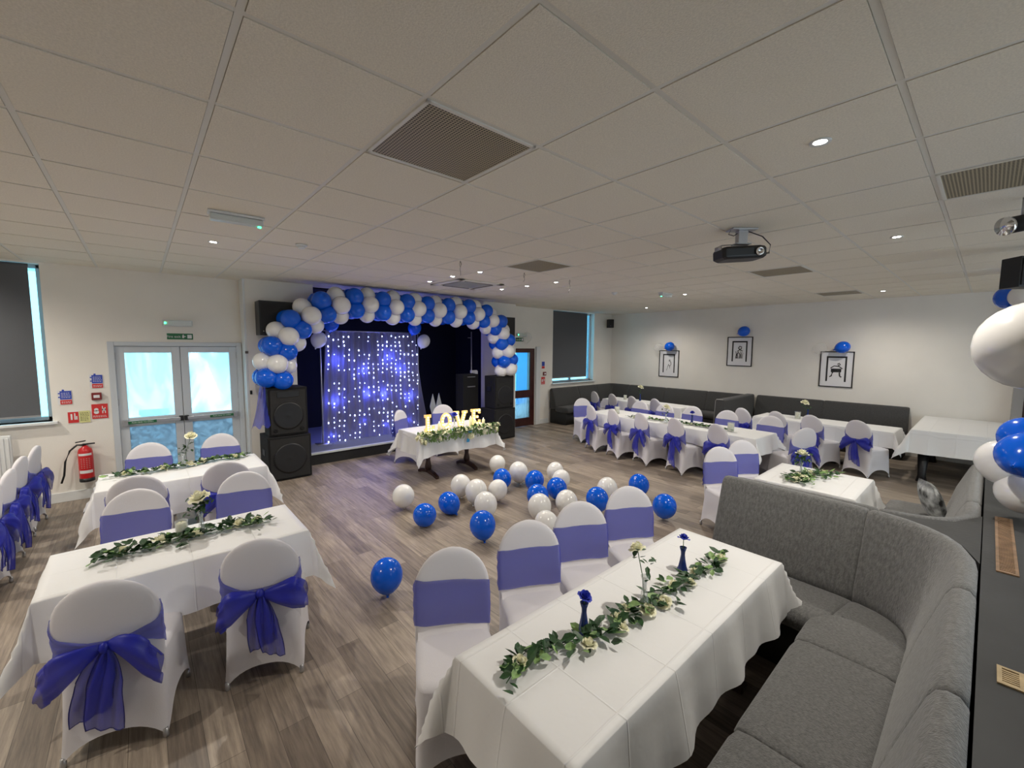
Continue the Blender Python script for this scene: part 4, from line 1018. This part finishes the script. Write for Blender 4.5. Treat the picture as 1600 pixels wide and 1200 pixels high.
for x, y, z, s, lab in [(.16, 3.74, .755, 1.1, 'cream candle in a glass on the nearer left table'), (7.38, 5.05, .745, 1.5, 'cream candle in a glass at the far end of the long right-hand table'), (7.25, 2.75, .745, 1.5, 'cream candle in a glass at the near end of the long right-hand table'),
                   (9.55, 6.3, .745, 1.2, 'cream candle in a glass on the far corner table'), (9.62, 2.42, .745, 1.4, 'cream candle in a glass on the wall bench table')]:
    instance('candle', cand_make, (x, y, z), 0, lab, 'candle', 'candles in glasses', s)

# ------------------------------------------------------------------ LOVE letters
def letter(ch, x, y, rz):
    o = thing('marquee_letter', 'cream light-up letter %s standing on the sweetheart table' % ch, 'letter', (x, y, .757), rz, 'light-up LOVE letters')
    h, d = .27, .045; B = []; bl = []
    m = MB()
    def bx(x0, x1, z0, z1): m.box(x0, x1, 0, d, z0, z1)
    if ch == 'L':
        bx(-.05, .01, 0, h); bx(-.075, .035, h-.045, h); bx(-.075, .09, 0, .05); bx(.055, .09, .05, .09); bl = [(-.02, .03+.04*k) for k in range(6)]+[(.03, .025), (.07, .025)]
    elif ch == 'O':
        n = 32; rs = []
        for k in range(n+1):
            a = 2*pi*k/n; ci, si = cos(a), sin(a)
            rs.append([(.095*ci, 0, h/2+.135*si), (.042*ci, 0, h/2+.08*si), (.042*ci, d, h/2+.08*si), (.095*ci, d, h/2+.135*si)])
        m.rings(rs); bl = [(.068*cos(2*pi*k/12), h/2+.107*sin(2*pi*k/12)) for k in range(12)]
    elif ch == 'V':
        for s in (-1, 1):
            m.rings([[(s*.105, yy, h-.02), (s*.045, yy, h-.02), (s*-.02, yy, 0), (s*.035, yy, 0)] for yy in (0, d)], cap0=True, cap1=True); m.box(min(s*.03, s*.125), max(s*.03, s*.125), 0, d, h-.04, h)
            bl += [(s*(.072-.058*k/5), h-.03-.04*k) for k in range(6)]
    else:
        bx(-.055, .0, 0, h); bx(-.08, .10, h-.045, h); bx(.065, .10, h-.08, h-.045); bx(-.08, .10, 0, .045); bx(.065, .10, .045, .08); bx(0, .06, h/2-.022, h/2+.022)
        bl = [(-.028, .025+.045*k) for k in range(6)]+[(.03, .022), (.075, .022), (.03, h-.022), (.075, h-.022), (.035, h/2)]
    m.build('letter_body', MARQ, o, False, bevel=.003)
    for bx_, bz in bl:
        if 'bulb' not in PROTO: q = MB(); q.lathe([(.001, -.014), (.008, -.012), (.011, -.004), (.009, .004)], 8, M=Rx(-90)@T(0, 0, 0), cap=False); b = q.build('bulb', BULBW, o); PROTO['bulb'] = b
        else: b = PROTO['bulb'].copy(); COL.objects.link(b); b.parent = o
        b.location = (bx_, -.004, bz)
for ch, x, y, a in (('L', 3.40, 5.83, -12), ('O', 3.72, 5.83, -12), ('V', 4.02, 5.85, -12), ('E', 4.34, 5.87, -12)): letter(ch, x, y, a)
l = bpy.data.lights.new('letter_glow', 'POINT'); l.energy = .35; l.color = (1, .72, .35); l.shadow_soft_size = .15
lo = bpy.data.objects.new('letter_glow', l); COL.objects.link(lo); lo.location = (3.85, 5.72, 1.0)
for k, (x, y, h, lab) in enumerate([(3.54, 5.76, .13, 'cream pillar candle between the letters L and O'), (3.60, 5.70, .09, 'short cream candle in front of the letters L and O'), (4.17, 5.78, .15, 'tall cream candle between the letters V and E'), (4.23, 5.74, .11, 'cream candle in front of the letter E'), (4.42, 5.75, .10, 'cream candle right of the letter E')]):
    o = thing('pillar_candle', lab, 'candle', (x, y, .757), 0, 'candles among the letters')
    m = MB(); m.lathe([(.022, 0), (.024, .003), (.024, h), (.018, h-.004)], 16); m.build('candle_wax', WAX, o)
    m = MB(); m.lathe([(.001, 0), (.006, .008), (.005, .018), (.001, .032)], 8, M=T(0, 0, h), cap=False); m.build('flame', BULBW, o)
o = vase('blue and clear glass vase with a blue rose between the letters O and V', (3.88, 5.84, .757), GLASS, .16, ROSEB, .22, 1.4, 8)
m = MB(); m.rings([[(3.70+.55*t, 5.66+.02*sin(t*8)+w, .763+.012*abs(sin(t*14))+.004*k) for k, w in enumerate((-.03, 0, .03))] for t in [i/20 for i in range(21)]], close=False)
m.rings([[(3.98+.03*sin(t*5)+w, 5.565-.02*t, .76-.20*t) for w in (-.03, 0, .03)] for t in [i/10 for i in range(11)]], close=False)
tag(m.build('satin_ribbon', mat('sky_blue_ribbon', (.05, .38, .75), .3)), 'bright sky blue ribbon lying in front of the LOVE letters', 'ribbon')

# ------------------------------------------------------------------ wall things
def frame_pic(label, y, z, w, h, sty):
    o = thing('framed_picture', label, 'picture', (XR, y, z), -90, 'framed drawings on the right wall')   # local x runs along -y, front faces -x
    m = MB(); t = .020
    for s in ((-w/2, w/2, 0, t), (-w/2, w/2, h-t, h), (-w/2, -w/2+t, 0, h), (w/2-t, w/2, 0, h)): m.box(s[0], s[1], -.022, -.002, s[2], s[3])
    m.build('picture_frame', BLK, o, False)
    m = MB(); m.box(-w/2+t, w/2-t, -.012, -.004, t, h-t); m.build('mount_board', PAPER, o, False)
    m = MB(); a, b = w*.30, h*.16
    m.box(-a, -a+.03, -.017, -.012, b, h-.13); m.box(a-.03, a, -.017, -.012, b, h-.13); m.box(-a, a, -.017, -.012, h-.14, h-.105); m.build('inner_black_border', INK, o, False)
    m = MB(); rnd = random.Random(sty); cz = h*.48
    def st_(pts, r=.005): m.tube([(x, -.016, zz) for x, zz in pts], r, 4)
    if sty == 1:
        st_([(.02, cz+.10), (.06, cz+.06), (.07, cz-.0), (.04, cz-.05), (.0, cz-.03)], .008); st_([(.0, cz+.08), (.02, cz+.13), (.05, cz+.11)], .006); st_([(-.0, cz), (-.03, cz-.08), (-.06, cz-.18)], .005); st_([(.03, cz-.05), (.04, cz-.12)], .005)
    elif sty == 2:
        for k in range(9): x = -.09+.02*k; st_([(x, cz-.16), (x+rnd.uniform(-.02, .02), cz-.06), (x+.02*sin(k), cz+.02*cos(k*2))], .005)
        st_([(-.03, cz+.10), (0, cz+.15), (.045, cz+.13), (.04, cz+.08), (-.0, cz+.07), (-.03, cz+.10)], .010); st_([(-.05, cz+.02), (.0, cz+.06), (.07, cz+.03)], .009)
    else:
        st_([(.02, cz+.13), (.05, cz+.15), (.07, cz+.12), (.03, cz+.10)], .010); st_([(-.10, cz+.04), (-.04, cz+.09), (.05, cz+.08), (.11, cz+.03)], .009)
        for k in range(4): st_([(-.09, cz+.02-.02*k), (.09, cz+.025-.02*k)], .009)
        st_([(-.06, cz-.05), (-.08, cz-.13), (-.11, cz-.15)], .012); st_([(.06, cz-.05), (.07, cz-.13), (.10, cz-.15)], .012)
    m.build('ink_figure', INK, o)
    return o
frame_pic('framed ink drawing nearest the far corner, first from the left on the right wall', 6.10, 1.28, .60, .76, 1)
frame_pic('framed ink drawing hanging highest, middle of three on the right wall', 4.21, 1.66, .60, .74, 2)
frame_pic('framed ink drawing of a crouching figure, closest of three on the right wall', 2.21, 1.28, .60, .78, 3)
for y, z, lab in ((6.02, 2.15, 'blue balloon on top of the leftmost framed picture'), (4.08, 2.53, 'blue balloon on top of the middle framed picture'), (2.10, 2.15, 'blue balloon on top of the rightmost framed picture')):
    o = instance('fbb', None, (XR-.16, y, z), 0, lab, 'balloon', 'balloons on the pictures'); o.rotation_euler = (1.2, 0, 0); o.scale = (.9,)*3
def clr():
    return bal_mesh(.12).build('clear_balloon', BCLR)
for y, z, lab in ((6.36, 2.12, 'pale see-through balloon beside the leftmost picture balloon'), (2.50, 2.12, 'pale see-through balloon beside the rightmost picture balloon')):
    o = instance('clr', clr, (XR-.15, y, z), 0, lab, 'balloon', 'see-through balloons'); o.rotation_euler = (1.2, 0, 0)
o = instance('clr', clr, (7.55, YW-.13, 2.36), 0, 'see-through balloon above the corridor door exit sign', 'balloon', 'see-through balloons')
def sign(label, x0, x1, z0, z1, bands, extra=None, cat='sign', base=None):
    o = thing('wall_sign', label, cat, ((x0+x1)/2, YW, z0)); w, h = x1-x0, z1-z0
    m = MB(); m.box(-w/2, w/2, -.006, -.001, 0, h); m.build('sign_board', base or SIGNW, o, False)
    for (a, b, c, d, mt_) in bands: m = MB(); m.box(-w/2+a*w, -w/2+b*w, -.008, -.006, c*h, d*h); m.build('printed_panel', mt_, o, False)
    if extra: extra(o, w, h)
    return o
def lines(o, w, h, rows, x0, x1, mt_):
    m = MB(); rnd = random.Random(int(w*1000))
    for z in rows:
        x = x0
        while x < x1-.01:
            L = rnd.uniform(.008, .022); m.box(-w/2+x*1, -w/2+min(x+L, x1), -.0095, -.008, z, z+.006); x += L+.006
    m.build('small_print', mt_, o, False)
def blob(o, pts, r, mt_, nm='pictogram'):
    m = MB()
    for (x, z, rr) in pts: m.lathe([(.001, 0), (rr, 0), (rr, .0015)], 12, M=T(x, -.008, z)@Rx(90), cap=True)
    m.build(nm, mt_, o, False)
for x0, z0, lab in ((-.84, 1.31, 'blue and red safety notice, lower one nearer the left window'), (-.53, 1.51, 'blue and red safety notice, upper one beside the door frame')):
    sign(lab, x0, x0+.13, z0, z0+.19, [(.18, 1, .36, .95, SIGNB), (.18, 1, .02, .32, SIGNR)], lambda o, w, h: (lines(o, w, h, (.09, .11, .13, .15), .035, .12, SIGNW), lines(o, w, h, (.02, .035), .035, .12, SIGNW), blob(o, [(-.05, .15, .009), (-.05, .10, .009), (-.01, .19, .012)], 0, SIGNB)))
cp = thing('fire_alarm_call_point', 'small dark red break-glass call point between the notice and the fire action sign', 'fire alarm', (-.47, YW, 1.35))
m = MB(); m.box(-.05, .05, -.04, 0, 0, .10); m.build('housing', mat('dark_red', (.20, .02, .02), .4), cp, False, bevel=.006)
m = MB(); m.box(-.03, .03, -.043, -.04, .03, .07); m.build('glass_face', PAPER, cp, False)
def fire_art(o, w, h):
    blob(o, [(-w*.22, h*.62, .022), (-w*.22, h*.45, .026), (w*.25, h*.60, .018)], 0, SIGNW); lines(o, w, h, (.02, .035), .01, w-.01, SIGNW)
    m = MB(); m.box(w*.14, w*.20, -.0095, -.008, h*.35, h*.85); m.box(w*.30, w*.36, -.0095, -.008, h*.35, h*.75); m.build('pictogram', SIGNW, o, False)
sign('red fire point sign with white pictograms below the call point', -.53, -.37, 1.09, 1.29, [(0, 1, 0, 1, SIGNR)], fire_art, base=SIGNR)
def ext_art(o, w, h):
    m = MB(); m.box(-w*.38, -w*.30, -.0095, -.008, h*.3, h*.8); m.box(-w*.22, -w*.16, -.0095, -.008, h*.3, h*.85); m.box(-w*.14, -w*.08, -.0095, -.008, h*.3, h*.6); m.build('pictogram', SIGNW, o, False)
    lines(o, w, h, (.03, .05, .07, .09, .11, .13), w*.55, w-.01, INK)
sign('red and yellow extinguisher instruction sign above the fire extinguisher', -.76, -.55, 1.05, 1.21, [(0, .48, .04, .96, SIGNR), (.5, 1, .0, 1, SIGNY)], ext_art, base=SIGNW)
def exit_art(o, w, h):
    m = MB(); k = h*.32
    for cx in (w*.12,): m.lathe([(.001, 0), (k*.28, 0), (k*.28, .0015)], 10, M=T(cx, -.008, h*.75)@Rx(90)); m.box(cx-.012, cx+.010, -.0095, -.008, h*.25, h*.66); m.box(cx+.0, cx+.03, -.0095, -.008, h*.45, h*.58)
    m.box(w*.28, w*.45, -.0095, -.008, h*.2, h*.8); m.build('running_figure', SIGNW, o, False)
    txt('Fire exit', (-w*.25, -.0085, h*.30), h*.55, SIGNW, o)
sign('green fire exit sign above the glazed double doors', .32, .63, 2.19, 2.28, [], exit_art, base=SIGNG)
sign('green fire exit sign above the brown corridor door', 7.19, 7.54, 2.25, 2.35, [], exit_art, base=SIGNG)
sign('small blue safety notice on the wall right of the corridor door', 8.22, 8.34, 1.52, 1.72, [(.1, 1, .36, .95, SIGNB), (.1, 1, .02, .32, SIGNR)], None)
cp = thing('fire_alarm_call_point', 'small dark call point on the wall right of the corridor door', 'fire alarm', (8.33, YW, 1.33))
m = MB(); m.box(-.05, .05, -.04, 0, 0, .10); m.build('housing', mat('dark_red', (.20, .02, .02), .4), cp, False, bevel=.006)
m = MB(); m.box(-.03, .03, -.043, -.04, .03, .07); m.build('glass_face', PAPER, cp, False)
sign('red fire point sign on the wall right of the corridor door', 8.22, 8.36, 1.09, 1.29, [(0, 1, 0, 1, SIGNR)], fire_art, base=SIGNR)
fe = thing('fire_extinguisher', 'red fire extinguisher with black hose hanging on the wall by the left doors', 'fire extinguisher', (-.62, YW-.09, .26))
m = MB(); m.lathe([(.070, .03), (.075, .05), (.075, .40), (.066, .44), (.03, .475), (.02, .49)], 24); m.build('cylinder', RED, fe)
m = MB(); m.lathe([(.076, 0), (.078, .01), (.076, .05)], 24); m.build('base_ring', BLK, fe)
m = MB(); m.box(-.02, .10, -.012, .012, .50, .515); m.box(-.01, .09, -.012, .012, .54, .552, Ry(-8)); m.lathe([(.018, .48), (.018, .51)], 12); m.build('valve_handle', BLK, fe, False)
m = MB(); m.tube([(-.01, -.02, .50), (-.07, -.03, .51), (-.14, -.03, .44), (-.19, -.03, .30), (-.21, -.03, .12), (-.24, -.03, .02)], .011, 8); m.build('hose', BLK, fe)
for z0, z1, mt_ in ((.12, .16, SIGNW), (.36, .39, SIGNW)):
    m = MB(); m.rings([[(.0765*cos(a), .0765*sin(a), z) for z in (z0, z1)] for a in [radians(215+11*k) for k in range(11)]], close=False); m.build('label_band', mt_, fe)
m = MB()
for k in range(6):
    for a in (235, 255, 275, 295): m.rings([[(.0768*cos(radians(a+q)), .0768*sin(radians(a+q)), .19+.025*k+dz) for dz in (0, .008)] for q in (0, 5, 10)], close=False)
m.build('instruction_print', mat('pale_print', (.6, .35, .33), .5), fe)
m = MB(); m.box(-.03, .03, .07, .09, .3, .5); m.build('wall_bracket', METAL, fe, False)
ra = thing('radiator', 'white panel radiator at the left edge below the blind', 'radiator', (-1.95, YW-.125, .15))
m = MB(); m.box(-.70, .70, -.02, .02, .02, .83); m.build('panel', TRIM, ra, False, bevel=.01)
m = MB()
for k in range(34): m.box(-.68+k*.0405, -.655+k*.0405, -.03, -.018, .06, .80)
m.build('fins', TRIM, ra, False, bevel=.004)
for x in (-.6, .6): m = MB(); m.tube([(x, 0, .02), (x, 0, -.15)], .008, 8); m.build('pipe', METAL, ra)
for x in (-.5, .5): m = MB(); m.box(x-.02, x+.02, .02, .122, .3, .6); m.build('bracket', METAL, ra, False)
m = MB(); m.box(-.02, .02, -.03, 0, -.02, .02); tag(m.build('door_sensor', mat('brown_plastic', (.08, .06, .05), .4), smooth=False, loc=(1.275, YS, 2.0)), 'small brown sensor on the white strip right of the double doors', 'sensor')
m = MB(); m.box(-.015, .015, -.02, 0, -.03, .03); tag(m.build('wall_switch', BLK, smooth=False, loc=(1.31, YS, 1.36)), 'small black switch on the white strip left of the speaker stack', 'switch')
